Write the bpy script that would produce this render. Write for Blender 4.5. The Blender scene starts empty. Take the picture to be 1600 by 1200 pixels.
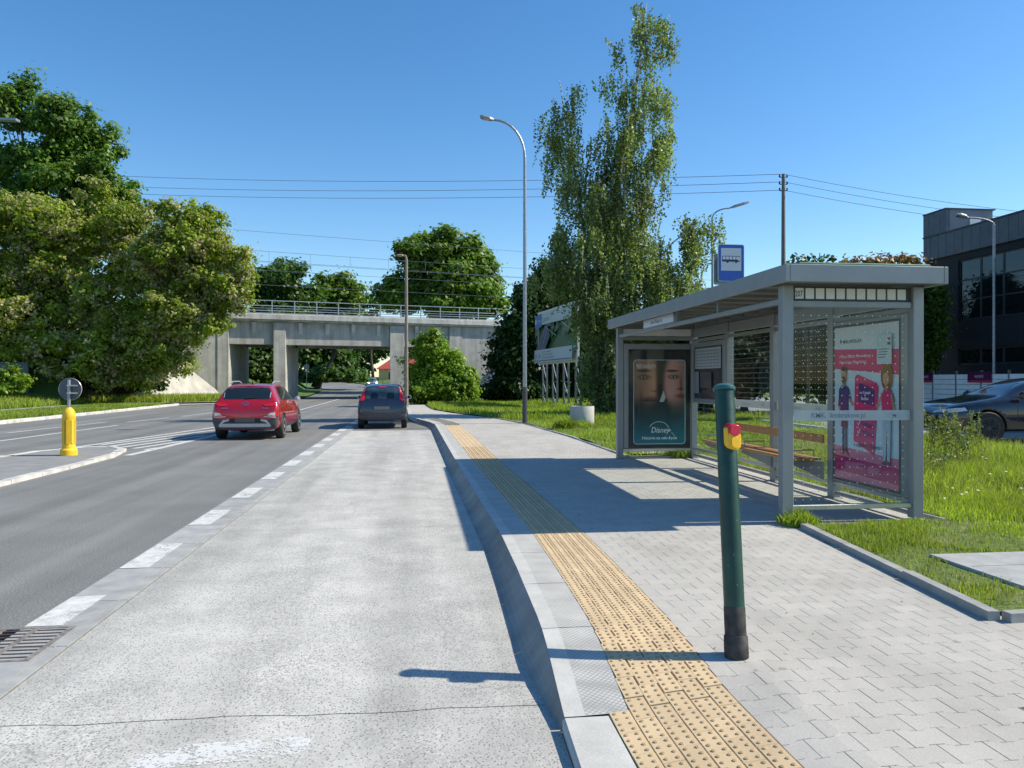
import bpy, bmesh, math, random
import numpy as np
from mathutils import Vector, Matrix
from mathutils.bvhtree import BVHTree
random.seed(7)
R = math.radians
S = bpy.context.scene
COL = S.collection
# ------------------------------------------------------------------ camera, world, sun, exposure
YAW = R(7.03); FPX = 1200.0; HC = 1.64; V0 = 594.0
cam = bpy.data.cameras.new('camera'); cam_o = bpy.data.objects.new('camera', cam); COL.objects.link(cam_o)
cam.sensor_width = 36; cam.lens = 27.0; cam.shift_y = -6/1600; cam.clip_start = 0.05; cam.clip_end = 3000
cam_o.location = (0, 0, HC); cam_o.rotation_euler = (R(90), 0, -YAW)
S.camera = cam_o
SUN_DIR = Vector((1.711, -0.08, 1.52)).normalized()          # towards the sun
sun_el = math.asin(SUN_DIR.z); sun_az = math.atan2(SUN_DIR.x, SUN_DIR.y)
w = bpy.data.worlds.new('World'); S.world = w; w.use_nodes = True
nt = w.node_tree; nt.nodes.clear()
sky = nt.nodes.new('ShaderNodeTexSky'); sky.sky_type = 'NISHITA'; sky.sun_disc = False
sky.sun_elevation = sun_el; sky.sun_rotation = sun_az; sky.air_density = 1.0; sky.dust_density = 0.3; sky.ozone_density = 2.0
sky.altitude = 200
bg = nt.nodes.new('ShaderNodeBackground'); bg.inputs[1].default_value = 0.14
wo = nt.nodes.new('ShaderNodeOutputWorld')
hsv = nt.nodes.new('ShaderNodeHueSaturation'); hsv.inputs['Saturation'].default_value = 1.30; nt.links.new(sky.outputs[0], hsv.inputs['Color']); nt.links.new(hsv.outputs[0], bg.inputs[0]); nt.links.new(bg.outputs[0], wo.inputs[0])
sl = bpy.data.lights.new('sun', 'SUN'); sl.energy = 5.0; sl.angle = R(0.5); sl.color = (1.0, 0.925, 0.775)
so = bpy.data.objects.new('sun', sl); COL.objects.link(so)
so.rotation_euler = SUN_DIR.to_track_quat('Z', 'Y').to_euler(); so.location = (30, -10, 30)
S.view_settings.view_transform = 'Standard'; S.view_settings.look = 'None'
S.view_settings.exposure = 0.38; S.view_settings.gamma = 1.0; S.view_settings.use_curve_mapping = False
S.render.engine = 'CYCLES'
S.cycles.max_bounces = 8; S.cycles.transparent_max_bounces = 16

# ------------------------------------------------------------------ helpers
CA, SA = math.cos(YAW), math.sin(YAW)
def W(u, v, d):
    """the world point d metres ahead of the viewer seen at u, v"""
    l = (u-800)/FPX*d
    return Vector((l*CA + d*SA, -l*SA + d*CA, HC - (v-V0)/FPX*d))
def interp(t, pts):
    if t <= pts[0][0]: return pts[0][1]
    for (a, b), (c, e) in zip(pts, pts[1:]):
        if t <= c: return b + (e-b)*(t-a)/(c-a)
    return pts[-1][1]
def lk(o, parent=None):
    COL.objects.link(o)
    if parent is not None: o.parent = parent
    return o
def tag(o, label=None, cat=None, group=None, kind=None):
    if label: o['label'] = label
    if cat: o['category'] = cat
    if group: o['group'] = group
    if kind: o['kind'] = kind
    return o
def thing(name, label, cat, loc=(0, 0, 0), rz=0, group=None):
    o = bpy.data.objects.new(name, None); lk(o); o.location = loc; o.rotation_euler = (0, 0, rz); o.empty_display_size = .2
    return tag(o, label, cat, group)
def base_of(parent):
    if parent is None: return Vector((0, 0, 0))
    v = Vector(parent.location)
    p = parent.parent
    while p is not None:
        v = v + Vector(p.location); p = p.parent
    return v
def raw_mesh(name, V, F, mats, idx=None, smooth=False):
    me = bpy.data.meshes.new(name); me.from_pydata([tuple(v) for v in V], [], F)
    for m in (mats if isinstance(mats, (list, tuple)) else [mats]): me.materials.append(m)
    if idx: me.polygons.foreach_set('material_index', idx)
    if smooth: me.polygons.foreach_set('use_smooth', [True]*len(F))
    me.update(); return me
class MB:
    """collects shapes in world coordinates; build() makes ONE mesh object"""
    def __init__(s): s.V = []; s.F = []; s.I = []; s.m = 0
    def add(s, V, F):
        o = len(s.V); s.V += [Vector(v) for v in V]; s.F += [tuple(i+o for i in f) for f in F]; s.I += [s.m]*len(F); return s
    def box(s, x0, x1, y0, y1, z0, z1):
        V = [(x0,y0,z0),(x1,y0,z0),(x1,y1,z0),(x0,y1,z0),(x0,y0,z1),(x1,y0,z1),(x1,y1,z1),(x0,y1,z1)]
        return s.add(V, [(0,3,2,1),(4,5,6,7),(0,1,5,4),(1,2,6,5),(2,3,7,6),(3,0,4,7)])
    def bbox(s, x0, x1, y0, y1, z0, z1, b=.006):
        """box with chamfered edges"""
        if x0 > x1: x0, x1 = x1, x0
        if y0 > y1: y0, y1 = y1, y0
        b = min(b, (x1-x0)*.45, (y1-y0)*.45, (z1-z0)*.45)
        bm = bmesh.new(); bmesh.ops.create_cube(bm, size=1)
        for v in bm.verts: v.co = Vector(((x0+x1)/2+v.co.x*(x1-x0), (y0+y1)/2+v.co.y*(y1-y0), (z0+z1)/2+v.co.z*(z1-z0)))
        bmesh.ops.bevel(bm, geom=bm.edges[:], offset=b, segments=1, affect='EDGES')
        bm.verts.index_update()
        s.add([v.co.copy() for v in bm.verts], [tuple(v.index for v in f.verts) for f in bm.faces]); bm.free(); return s
    def obox(s, p, q, wd, h, up=Vector((0,0,1))):
        """bar from p to q with width wd and height h"""
        p = Vector(p); q = Vector(q); d = (q-p).normalized(); sd = d.cross(up)
        if sd.length < 1e-4: sd = Vector((1,0,0))
        sd.normalize(); u = sd.cross(d).normalized(); a = sd*wd/2; b = u*h/2
        V = [p-a-b, p+a-b, p+a+b, p-a+b, q-a-b, q+a-b, q+a+b, q-a+b]
        return s.add(V, [(0,1,2,3),(7,6,5,4),(0,4,5,1),(1,5,6,2),(2,6,7,3),(3,7,4,0)])
    def tube(s, pts, rad, n=8, cap=True):
        pts = [Vector(p) for p in pts]; rr = rad if isinstance(rad, (list, tuple)) else [rad]*len(pts)
        V = []; F = []; ref = None
        for i, p in enumerate(pts):
            d = (pts[min(i+1, len(pts)-1)] - pts[max(i-1, 0)]).normalized()
            if ref is None: ref = Vector((1,0,0)) if abs(d.x) < .8 else Vector((0,1,0))
            a = (ref - d*ref.dot(d)).normalized(); ref = a; b = d.cross(a)
            for k in range(n):
                t = 2*math.pi*k/n; V.append(p + (a*math.cos(t)+b*math.sin(t))*rr[i])
        for i in range(len(pts)-1):
            for k in range(n):
                F.append((i*n+k, i*n+(k+1)%n, (i+1)*n+(k+1)%n, (i+1)*n+k))
        if cap: F += [tuple(range(n-1, -1, -1)), tuple((len(pts)-1)*n+k for k in range(n))]
        return s.add(V, F)
    def lathe(s, prof, c, n=20, axis=Vector((0,0,1)), caps=True):
        """prof: list of (r, h) along axis"""
        axis = Vector(axis).normalized(); c = Vector(c)
        a = axis.orthogonal().normalized(); b = axis.cross(a); V = []; F = []
        for r, h in prof:
            for k in range(n):
                t = 2*math.pi*k/n; V.append(c + axis*h + (a*math.cos(t)+b*math.sin(t))*r)
        for i in range(len(prof)-1):
            for k in range(n): F.append((i*n+k, i*n+(k+1)%n, (i+1)*n+(k+1)%n, (i+1)*n+k))
        if caps: F += [tuple(range(n-1, -1, -1)), tuple((len(prof)-1)*n+k for k in range(n))]
        return s.add(V, F)
    def prism(s, poly, z0, z1):
        n = len(poly); V = [(x, y, z0) for x, y in poly] + [(x, y, z1) for x, y in poly]
        F = [tuple(range(n-1, -1, -1)), tuple(range(n, 2*n))] + [(i, (i+1)%n, n+(i+1)%n, n+i) for i in range(n)]
        return s.add(V, F)
    def sheet(s, poly, z):
        return s.add([(p[0], p[1], z) for p in poly], [tuple(range(len(poly)))])
    def strip(s, L, Rr, z):
        """two polylines (x,y) joined by quads; z number or function"""
        zf = z if callable(z) else (lambda x, y: z)
        n = len(L); V = [(x, y, zf(x, y)) for x, y in L] + [(x, y, zf(x, y)) for x, y in Rr]
        return s.add(V, [(i, n+i, n+i+1, i+1) for i in range(n-1)])
    def build(s, name, mat, parent=None, smooth=False, kind=None, local=False):
        off = Vector((0,0,0)) if local else base_of(parent)
        me = raw_mesh(name, [v-off for v in s.V], s.F, mat, s.I, smooth)
        o = bpy.data.objects.new(name, me); lk(o, parent)
        if kind: o['kind'] = kind
        return o
def bx(name, mat, parent, *a, **k): return MB().bbox(*a, **k).build(name, mat, parent)
def smooth_by_angle(o, ang=35):
    me = o.data; me.polygons.foreach_set('use_smooth', [True]*len(me.polygons))
    bm = bmesh.new(); bm.from_mesh(me); bmesh.ops.remove_doubles(bm, verts=bm.verts, dist=1e-5)
    for e in bm.edges:
        e.smooth = not (len(e.link_faces) == 2 and e.calc_face_angle(0) > R(ang))
    bm.to_mesh(me); bm.free(); return o

# ------------------------------------------------------------------ materials
def new_mat(name):
    m = bpy.data.materials.new(name); m.use_nodes = True; n = m.node_tree.nodes; l = m.node_tree.links
    return m, n, l, n['Principled BSDF']
def ramp(n, l, fac, stops):
    r = n.new('ShaderNodeValToRGB'); l.new(fac, r.inputs[0]); e = r.color_ramp.elements
    while len(e) < len(stops): e.new(.5)
    for k, (p, c) in zip(e, stops):
        k.position = p; k.color = (c[0], c[1], c[2], 1) if isinstance(c, (tuple, list)) else (c, c, c, 1)
    return r.outputs[0]
def noise(n, l, vec, scale, detail=4, rough=.55):
    t = n.new('ShaderNodeTexNoise'); l.new(vec, t.inputs['Vector']); t.inputs['Scale'].default_value = scale
    t.inputs['Detail'].default_value = detail; t.inputs['Roughness'].default_value = rough; return t.outputs[0]
def mixc(n, l, fac, a, b, mode='MIX'):
    x = n.new('ShaderNodeMix'); x.data_type = 'RGBA'; x.blend_type = mode
    if isinstance(fac, (int, float)): x.inputs[0].default_value = fac
    else: l.new(fac, x.inputs[0])
    for i, c in ((6, a), (7, b)):
        if isinstance(c, tuple): x.inputs[i].default_value = (*c, 1)
        else: l.new(c, x.inputs[i])
    return x.outputs[2]
def pos(n, l, stretch=None):
    g = n.new('ShaderNodeNewGeometry').outputs['Position']
    if stretch:
        mp = n.new('ShaderNodeMapping'); mp.inputs['Scale'].default_value = stretch; l.new(g, mp.inputs[0]); return mp.outputs[0]
    return g
def bump(n, l, h, b, strength=.3, dist=.01):
    k = n.new('ShaderNodeBump'); k.inputs['Strength'].default_value = strength; k.inputs['Distance'].default_value = dist
    l.new(h, k.inputs['Height']); l.new(k.outputs[0], b.inputs['Normal'])
def math_n(n, l, op, a, b=None):
    x = n.new('ShaderNodeMath'); x.operation = op
    for i, v in ((0, a), (1, b)):
        if v is None: continue
        if isinstance(v, (int, float)): x.inputs[i].default_value = v
        else: l.new(v, x.inputs[i])
    return x.outputs[0]
def plain(name, c, rough=.5, metal=0, var=.12, scale=6, spec=None, bmp=0, coat=0, obj_random=0):
    """coloured surface with a little mottling, dirt and roughness variation"""
    m, n, l, b = new_mat(name); p = pos(n, l)
    f = noise(n, l, p, scale, 6)
    lo = tuple(x*(1-var) for x in c); hi = tuple(min(1, x*(1+var)) for x in c)
    col = ramp(n, l, f, [(.3, lo), (.7, hi)])
    if obj_random:
        oi = n.new('ShaderNodeObjectInfo'); g = n.new('ShaderNodeNewGeometry')
        s_ = math_n(n, l, 'FRACT', math_n(n, l, 'ADD', oi.outputs['Random'], g.outputs['Random Per Island']))
        v = ramp(n, l, s_, [(0, 1-obj_random), (1, 1+obj_random)])
        col = mixc(n, l, 1.0, col, v, 'MULTIPLY')
    l.new(col, b.inputs['Base Color']); b.inputs['Metallic'].default_value = metal
    l.new(ramp(n, l, noise(n, l, p, scale*3, 3), [(.3, max(0, rough-.07)), (.7, min(1, rough+.07))]), b.inputs['Roughness'])
    if coat: b.inputs['Coat Weight'].default_value = coat; b.inputs['Coat Roughness'].default_value = .04
    if spec is not None: b.inputs['Specular IOR Level'].default_value = spec
    if bmp: bump(n, l, noise(n, l, p, scale*12, 4), b, bmp, .004)
    return m
def leafmat(name, dark, light, trans=.35, spec=.35, rare=None, rare_amt=.0, patch=.35):
    m, n, l, b = new_mat(name); n.remove(b); out = n['Material Output']
    g = n.new('ShaderNodeNewGeometry')
    c = mixc(n, l, g.outputs['Random Per Island'], dark, light)
    big = noise(n, l, g.outputs['Position'], patch, 3)
    c = mixc(n, l, 1.0, c, ramp(n, l, big, [(.35, .72), (.65, 1.25)]), 'MULTIPLY')
    if rare:
        mask = ramp(n, l, noise(n, l, g.outputs['Position'], .75, 4), [(.50-.1*rare_amt, 0.0), (.62-.1*rare_amt, 1.0)])
        pick = ramp(n, l, math_n(n, l, 'FRACT', math_n(n, l, 'MULTIPLY', g.outputs['Random Per Island'], 17.0)), [(.40, 0.0), (.46, 1.0)])
        c = mixc(n, l, math_n(n, l, 'MULTIPLY', mask, pick), c, rare)
    d = n.new('ShaderNodeBsdfPrincipled'); l.new(c, d.inputs['Base Color']); d.inputs['Roughness'].default_value = .45; d.inputs['Specular IOR Level'].default_value = spec
    t = n.new('ShaderNodeBsdfTranslucent'); l.new(mixc(n, l, 1.0, c, (1.3, 1.5, .5), 'MULTIPLY'), t.inputs[0])
    x = n.new('ShaderNodeMixShader'); x.inputs[0].default_value = trans
    l.new(d.outputs[0], x.inputs[1]); l.new(t.outputs[0], x.inputs[2]); l.new(x.outputs[0], out.inputs[0]); return m
def asphalt_mat():
    m, n, l, b = new_mat('asphalt'); p = pos(n, l)
    base = ramp(n, l, noise(n, l, p, 64, 5, .8), [(.34, (.085,.087,.085)), (.5, (.165,.166,.158)), (.66, (.31,.31,.29))])
    tracks = ramp(n, l, noise(n, l, pos(n, l, (1.1, .03, 1)), 1.3, 3), [(.35, .82), (.65, 1.18)])
    mott = ramp(n, l, noise(n, l, p, .8, 5), [(.3, .9), (.7, 1.12)])
    c = mixc(n, l, 1.0, mixc(n, l, 1.0, base, tracks, 'MULTIPLY'), mott, 'MULTIPLY')
    l.new(c, b.inputs['Base Color']); b.inputs['Roughness'].default_value = .82
    bump(n, l, noise(n, l, p, 120, 3), b, .35, .006); return m
def buslane_mat():
    """old concrete worn to the aggregate: pits, tyre darkening, pale scuffs"""
    m, n, l, b = new_mat('worn_concrete'); p = pos(n, l)
    v = n.new('ShaderNodeTexVoronoi'); v.inputs['Scale'].default_value = 62; l.new(p, v.inputs['Vector'])
    # only a share of the cells are open pits, and more of them in worn patches
    wear = ramp(n, l, noise(n, l, p, .9, 4), [(.35, .0), (.65, .35)])
    thr = math_n(n, l, 'ADD', math_n(n, l, 'MULTIPLY', v.outputs['Color'], 1.0), wear)
    pit = math_n(n, l, 'MULTIPLY', ramp(n, l, v.outputs['Distance'], [(.22, 1.0), (.42, 0.0)]), ramp(n, l, thr, [(.50, 0.0), (.66, 1.0)]))
    base = ramp(n, l, noise(n, l, p, 2.2, 6), [(.3, (.40,.39,.36)), (.7, (.535,.52,.48))])
    fine = ramp(n, l, noise(n, l, p, 52, 4, .7), [(.32, .60), (.5, .97), (.68, 1.22)])
    fine = mixc(n, l, ramp(n, l, noise(n, l, pos(n, l, (1.3, .45, 1)), 1.2, 4), [(.36, .15), (.62, 1.0)]), (1.0,1.0,1.0), fine)
    c = mixc(n, l, 1.0, base, fine, 'MULTIPLY')
    tr = ramp(n, l, noise(n, l, pos(n, l, (1.0, .06, 1)), 1.4, 4), [(.35, .80), (.60, 1.08)])
    oil = ramp(n, l, noise(n, l, pos(n, l, (1, .35, 1)), 2.6, 4, .5), [(.66, 1.0), (.78, .80)])
    tr = mixc(n, l, 1.0, tr, oil, 'MULTIPLY')
    c = mixc(n, l, 1.0, c, tr, 'MULTIPLY')
    c = mixc(n, l, math_n(n, l, 'MULTIPLY', pit, .62), c, (.10,.10,.098))
    ve = n.new('ShaderNodeTexVoronoi'); ve.feature = 'DISTANCE_TO_EDGE'; ve.inputs['Scale'].default_value = .42
    wn = n.new('ShaderNodeVectorMath'); wn.operation = 'ADD'; ns_ = n.new('ShaderNodeTexNoise'); ns_.inputs['Scale'].default_value = 5; l.new(p, ns_.inputs['Vector'])
    sc2 = n.new('ShaderNodeVectorMath'); sc2.operation = 'SCALE'; sc2.inputs['Scale'].default_value = .22; l.new(ns_.outputs['Color'], sc2.inputs[0]); l.new(p, wn.inputs[0]); l.new(sc2.outputs[0], wn.inputs[1]); l.new(wn.outputs[0], ve.inputs['Vector'])
    ck = math_n(n, l, 'MULTIPLY', ramp(n, l, ve.outputs['Distance'], [(.0, .38), (.003, 0.0)]), ramp(n, l, noise(n, l, p, .7, 2), [(.56, 0.0), (.62, 1.0)]))
    c = mixc(n, l, ck, c, (.10,.098,.09))
    l.new(c, b.inputs['Base Color']); b.inputs['Roughness'].default_value = .8
    h = math_n(n, l, 'SUBTRACT', noise(n, l, p, 70, 3), pit)
    bump(n, l, h, b, .35, .006); return m
def kerb_mat():
    m, n, l, b = new_mat('platform_kerb_concrete'); p = pos(n, l)
    c = ramp(n, l, noise(n, l, p, 5, 7), [(.3, (.44,.43,.40)), (.7, (.57,.56,.52))])
    c = mixc(n, l, 1.0, c, ramp(n, l, noise(n, l, p, 130, 2), [(.3, .86), (.7, 1.08)]), 'MULTIPLY')
    l.new(c, b.inputs['Base Color']); b.inputs['Roughness'].default_value = .75
    bump(n, l, noise(n, l, p, 60, 3), b, .15, .004); return m
def bumps_mat():
    """diamond stamped top of the platform kerb"""
    m, n, l, b = new_mat('stamped_concrete'); p = pos(n, l)
    mp = n.new('ShaderNodeMapping'); mp.inputs['Rotation'].default_value = (0, 0, R(45)); l.new(p, mp.inputs[0])
    v = n.new('ShaderNodeTexVoronoi'); v.inputs['Scale'].default_value = 44; v.inputs['Randomness'].default_value = 0; l.new(mp.outputs[0], v.inputs['Vector'])
    c = ramp(n, l, noise(n, l, p, 5, 7), [(.3, (.40,.39,.365)), (.7, (.51,.50,.47))])
    c = mixc(n, l, 1.0, c, ramp(n, l, v.outputs['Distance'], [(.25, 1.08), (.6, .74)]), 'MULTIPLY')
    l.new(c, b.inputs['Base Color']); b.inputs['Roughness'].default_value = .8
    bump(n, l, math_n(n, l, 'SUBTRACT', 1.0, v.outputs['Distance']), b, .6, .006); return m
def ground_mat(name, c1, c2, soil, amt=.5, scale=1.2):
    m, n, l, b = new_mat(name); p = pos(n, l)
    c = ramp(n, l, noise(n, l, p, 14, 6), [(.3, c1), (.7, c2)])
    msk = ramp(n, l, noise(n, l, p, scale, 6, .65), [(amt, 0.0), (amt+.12, 1.0)])
    c = mixc(n, l, msk, c, ramp(n, l, noise(n, l, p, 60, 4), [(.3, tuple(x*.7 for x in soil)), (.7, soil)]))
    l.new(c, b.inputs['Base Color']); b.inputs['Roughness'].default_value = .95
    bump(n, l, noise(n, l, p, 40, 5), b, .8, .03); return m
def old_concrete(name, lo, hi, streak=.5):
    m, n, l, b = new_mat(name); p = pos(n, l)
    c = ramp(n, l, noise(n, l, p, 1.3, 8, .6), [(.28, lo), (.72, hi)])
    st = ramp(n, l, noise(n, l, pos(n, l, (1.6, 1.6, .12)), 1.4, 5), [(.35, 1-streak*.6), (.6, 1.08)])
    c = mixc(n, l, 1.0, c, st, 'MULTIPLY')
    l.new(c, b.inputs['Base Color']); b.inputs['Roughness'].default_value = .85
    bump(n, l, noise(n, l, p, 9, 6), b, .4, .02); return m
def stained(name, c, rnd):
    m, n, l, b = new_mat(name); p = pos(n, l); oi = n.new('ShaderNodeObjectInfo'); g = n.new('ShaderNodeNewGeometry')
    s_ = math_n(n, l, 'FRACT', math_n(n, l, 'ADD', oi.outputs['Random'], g.outputs['Random Per Island']))
    col = mixc(n, l, 1.0, ramp(n, l, noise(n, l, p, 3.5, 6), [(.3, tuple(x*.93 for x in c)), (.7, tuple(x*1.06 for x in c))]), ramp(n, l, s_, [(0, 1-rnd), (1, 1+rnd)]), 'MULTIPLY')
    col = mixc(n, l, 1.0, col, ramp(n, l, noise(n, l, p, 120, 3, .7), [(.3, .86), (.7, 1.1)]), 'MULTIPLY')
    col = mixc(n, l, 1.0, col, ramp(n, l, noise(n, l, pos(n, l, (1, .5, 1)), 1.1, 6, .65), [(.32, .84), (.5, .98), (.75, 1.04)]), 'MULTIPLY')
    spot = ramp(n, l, noise(n, l, p, 9, 2, .4), [(.735, 0.0), (.76, .45)])
    col = mixc(n, l, spot, col, (.14,.13,.12))
    l.new(col, b.inputs['Base Color']); b.inputs['Roughness'].default_value = .86; bump(n, l, noise(n, l, p, 60, 4), b, .25, .003); return m
def worn_paint():
    m, n, l, b = new_mat('road_paint'); p = pos(n, l)
    l.new(ramp(n, l, noise(n, l, p, 9, 6, .7), [(.3, (.42,.42,.40)), (.6, (.64,.64,.61))]), b.inputs['Base Color']); b.inputs['Roughness'].default_value = .75
    l.new(ramp(n, l, math_n(n, l, 'ADD', math_n(n, l, 'MULTIPLY', noise(n, l, p, 48, 4, .7), .55), math_n(n, l, 'MULTIPLY', noise(n, l, p, 3.5, 4), .45)), [(.385, .12), (.44, 1.0)]), b.inputs['Alpha']); return m
def flecked(name, c, fleck, amt=.5):
    m, n, l, b = new_mat(name); p = pos(n, l)
    col = ramp(n, l, noise(n, l, p, 7, 6), [(.3, tuple(x*.7 for x in c)), (.7, tuple(x*1.3 for x in c))])
    v = n.new('ShaderNodeTexVoronoi'); v.inputs['Scale'].default_value = 26; l.new(p, v.inputs['Vector'])
    k = math_n(n, l, 'MULTIPLY', ramp(n, l, v.outputs['Distance'], [(.05, 1.0), (.13, 0.0)]), ramp(n, l, v.outputs['Color'], [(.62, 0.0), (.64, amt)]))
    sc = ramp(n, l, noise(n, l, pos(n, l, (9, 9, 1)), 8, 3, .8), [(.68, 0.0), (.72, .25)])
    col = mixc(n, l, math_n(n, l, 'MAXIMUM', k, sc), col, fleck)
    l.new(col, b.inputs['Base Color']); l.new(ramp(n, l, noise(n, l, p, 12, 4), [(.3, .28), (.7, .5)]), b.inputs['Roughness']); return m
def print_mat(rough=.35, name='print'):
    m, n, l, b = new_mat(name); a = n.new('ShaderNodeVertexColor'); a.layer_name = 'Col'
    l.new(a.outputs[0], b.inputs['Base Color']); b.inputs['Roughness'].default_value = rough; return m
def pane_mat(name='pane_glass', tint=(.955,.975,.968), refl=.8):
    m, n, l, b = new_mat(name); n.remove(b); out = n['Material Output']
    t = n.new('ShaderNodeBsdfTransparent'); t.inputs[0].default_value = (*tint, 1)
    g = n.new('ShaderNodeBsdfGlossy'); g.inputs['Roughness'].default_value = .02
    lw_ = n.new('ShaderNodeLayerWeight'); lw_.inputs[0].default_value = .5
    f5 = math_n(n, l, 'POWER', lw_.outputs['Facing'], 4.0); f = math_n(n, l, 'ADD', math_n(n, l, 'MULTIPLY', f5, .5), .02*refl)
    x = n.new('ShaderNodeMixShader'); l.new(f, x.inputs[0]); l.new(t.outputs[0], x.inputs[1]); l.new(g.outputs[0], x.inputs[2]); l.new(x.outputs[0], out.inputs[0]); return m
def birch_bark():
    m, n, l, b = new_mat('birch_bark'); p = pos(n, l, (1, 1, 3.5))
    l.new(ramp(n, l, noise(n, l, p, 2.6, 5), [(.42, (.05,.045,.04)), (.5, (.55,.53,.49))]), b.inputs['Base Color']); b.inputs['Roughness'].default_value = .8; return m

M = dict(
 asphalt=asphalt_mat(), bus=buslane_mat(), kerb=kerb_mat(), stamp=bumps_mat(),
 gutter=plain('gutter_concrete', (.33,.335,.325), .8, var=.18, scale=5, bmp=.2, obj_random=.06),
 paint=worn_paint(),
 paver=stained('paver_concrete', (.445,.422,.380), .05),
 joint=plain('joint_sand', (.19,.18,.16), .95, var=.3, scale=20),
 tact=plain('tactile_yellow_concrete', (.585,.44,.262), .8, var=.10, scale=4, bmp=.15, obj_random=.06),
 kerbface=old_concrete('dark_kerb_face', (.20,.195,.18), (.36,.35,.325), .3),  # face concrete is darker than the kerb top
 dome=plain('worn_dome', (.40,.285,.165), .85, var=.2, scale=9),
 edge=plain('edging_concrete', (.30,.30,.285), .9, var=.2, scale=8, bmp=.3),
 oldkerb=plain('old_kerb_concrete', (.52,.50,.46), .9, var=.25, scale=3, bmp=.3, obj_random=.1),
 grassg=ground_mat('lawn_ground', (.07,.12,.015), (.14,.19,.035), (.30,.26,.18), .56, 1.4),
 grassfar=ground_mat('verge_ground', (.05,.11,.015), (.11,.18,.03), (.16,.15,.08), .62, .4),
 blade=leafmat('grass_blade', (.15,.22,.022), (.38,.44,.075), .42, patch=.6),
 dryblade=leafmat('dry_grass_blade', (.24,.25,.09), (.40,.39,.18), .3),
 soil=plain('sandy_soil', (.36,.32,.26), .95, var=.3, scale=6, bmp=.5),
 steel=plain('grey_painted_steel', (.26,.275,.28), .42, .25, var=.06, scale=3),
 alum=plain('brushed_aluminium', (.50,.51,.51), .35, .8, var=.05, scale=8),
 galv=plain('galvanised_steel', (.30,.33,.36), .45, .6, var=.2, scale=9),
 darksteel=plain('dark_steel', (.05,.055,.06), .5, .4, var=.2, scale=5),
 roofunder=plain('roof_underside', (.24,.215,.18), .6, 0, var=.1, scale=2),
 greenroof=plain('green_polycarbonate', (.10,.22,.13), .35, 0, var=.15, scale=3),
 wood=plain('varnished_wood', (.46,.22,.08), .45, 0, var=.2, scale=9),
 bollard=flecked('dark_green_paint', (.009,.045,.030), (.30,.34,.32)),
 grime=plain('grimy_black_sleeve', (.035,.034,.032), .75, 0, var=.8, scale=16, bmp=.3),
 yellow=plain('yellow_plastic', (.85,.48,.01), .35, 0, var=.06, scale=5),
 yellow2=plain('faded_yellow_plastic', (.82,.50,.02), .5, 0, var=.08, scale=7),
 ochre=plain('ochre_plastic', (.50,.33,.02), .3, var=.1),  # darker than the sleeve yellow
 redpl=plain('red_plastic', (.50,.012,.03), .3, 0, var=.05, scale=5),
 white=plain('white_plastic', (.70,.70,.68), .5, 0, var=.06, scale=5),
 blue=plain('sign_blue', (.012,.075,.36), .35, 0, var=.04, scale=5),
 black=plain('black_rubber', (.018,.018,.019), .7, 0, var=.2, scale=20),
 clad=plain('grey_cladding_plastic', (.055,.060,.066), .6, 0, var=.1, scale=10),
 carred=plain('car_red', (.42,.008,.022), .28, .25, var=.04, scale=2, coat=1),
 carblue=plain('car_blue_grey', (.020,.030,.055), .3, .4, var=.05, scale=2, coat=1),
 carblack=plain('car_black', (.008,.010,.014), .2, .3, var=.05, scale=2, coat=1),
 carsilver=plain('car_silver', (.40,.42,.44), .3, .6, var=.05, scale=2, coat=1),
 carglass=plain('car_glass', (.012,.018,.022), .04, 0, var=.1, scale=2, spec=.9),
 chrome=plain('chrome', (.75,.76,.78), .12, 1, var=.02, scale=2),
 silver=plain('silver_plastic', (.48,.49,.50), .35, .4, var=.05, scale=4),
 lampred=plain('tail_lamp_red', (.55,.01,.012), .12, 0, var=.05, scale=8, coat=1),
 lampclear=plain('clear_lamp', (.62,.60,.62), .12, .2, var=.15, scale=30, coat=1),
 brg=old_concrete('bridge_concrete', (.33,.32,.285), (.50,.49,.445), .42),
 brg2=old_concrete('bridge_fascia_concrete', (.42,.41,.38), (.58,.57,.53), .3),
 slope=old_concrete('slope_paving', (.40,.38,.34), (.55,.53,.48), .2),
 bark=plain('bark', (.075,.06,.045), .95, 0, var=.4, scale=8, bmp=.6), birch=birch_bark(),
 concbin=old_concrete('bin_concrete', (.36,.36,.34), (.50,.49,.46), .3),
 bldg=plain('anthracite_brick', (.009,.011,.018), .75, 0, var=.25, scale=9),
 bldg2=plain('zinc_cladding', (.075,.088,.11), .45, .3, var=.12, scale=1.5),
 bldg3=plain('penthouse_render', (.17,.19,.22), .6, 0, var=.1, scale=1.5),
 wglass=plain('window_glass', (.02,.03,.035), .03, .6, var=.1, scale=1, spec=1),
 slatw=plain('white_fence_slats', (.74,.76,.77), .55, 0, var=.08, scale=4),
 purple=plain('sign_purple', (.09,.006,.05), .5, 0, var=.1, scale=4),
 houseyel=plain('yellow_render', (.62,.42,.20), .9, 0, var=.06, scale=2),
 roofred=plain('red_roof', (.34,.05,.04), .8, 0, var=.2, scale=3),
 rust=plain('rusty_iron', (.075,.055,.05), .7, .4, var=.4, scale=20, bmp=.3),
 whitewire=plain('wire', (.10,.13,.17), .6, 0, var=.02), 
 fencesheet=plain('weathered_fence_sheet', (.13,.17,.20), .7, .1, var=.25, scale=2),
 print=print_mat(), printg=print_mat(.12, 'print_behind_glass'), pane=pane_mat(), pane2=pane_mat('poster_glass', (.96,.965,.965), .5),
 lens=plain('lamp_lens', (.55,.55,.52), .3, 0, var=.05),
)
M['pane'].node_tree.nodes  # thin glass: straight through, mirror at glancing angles
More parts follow.
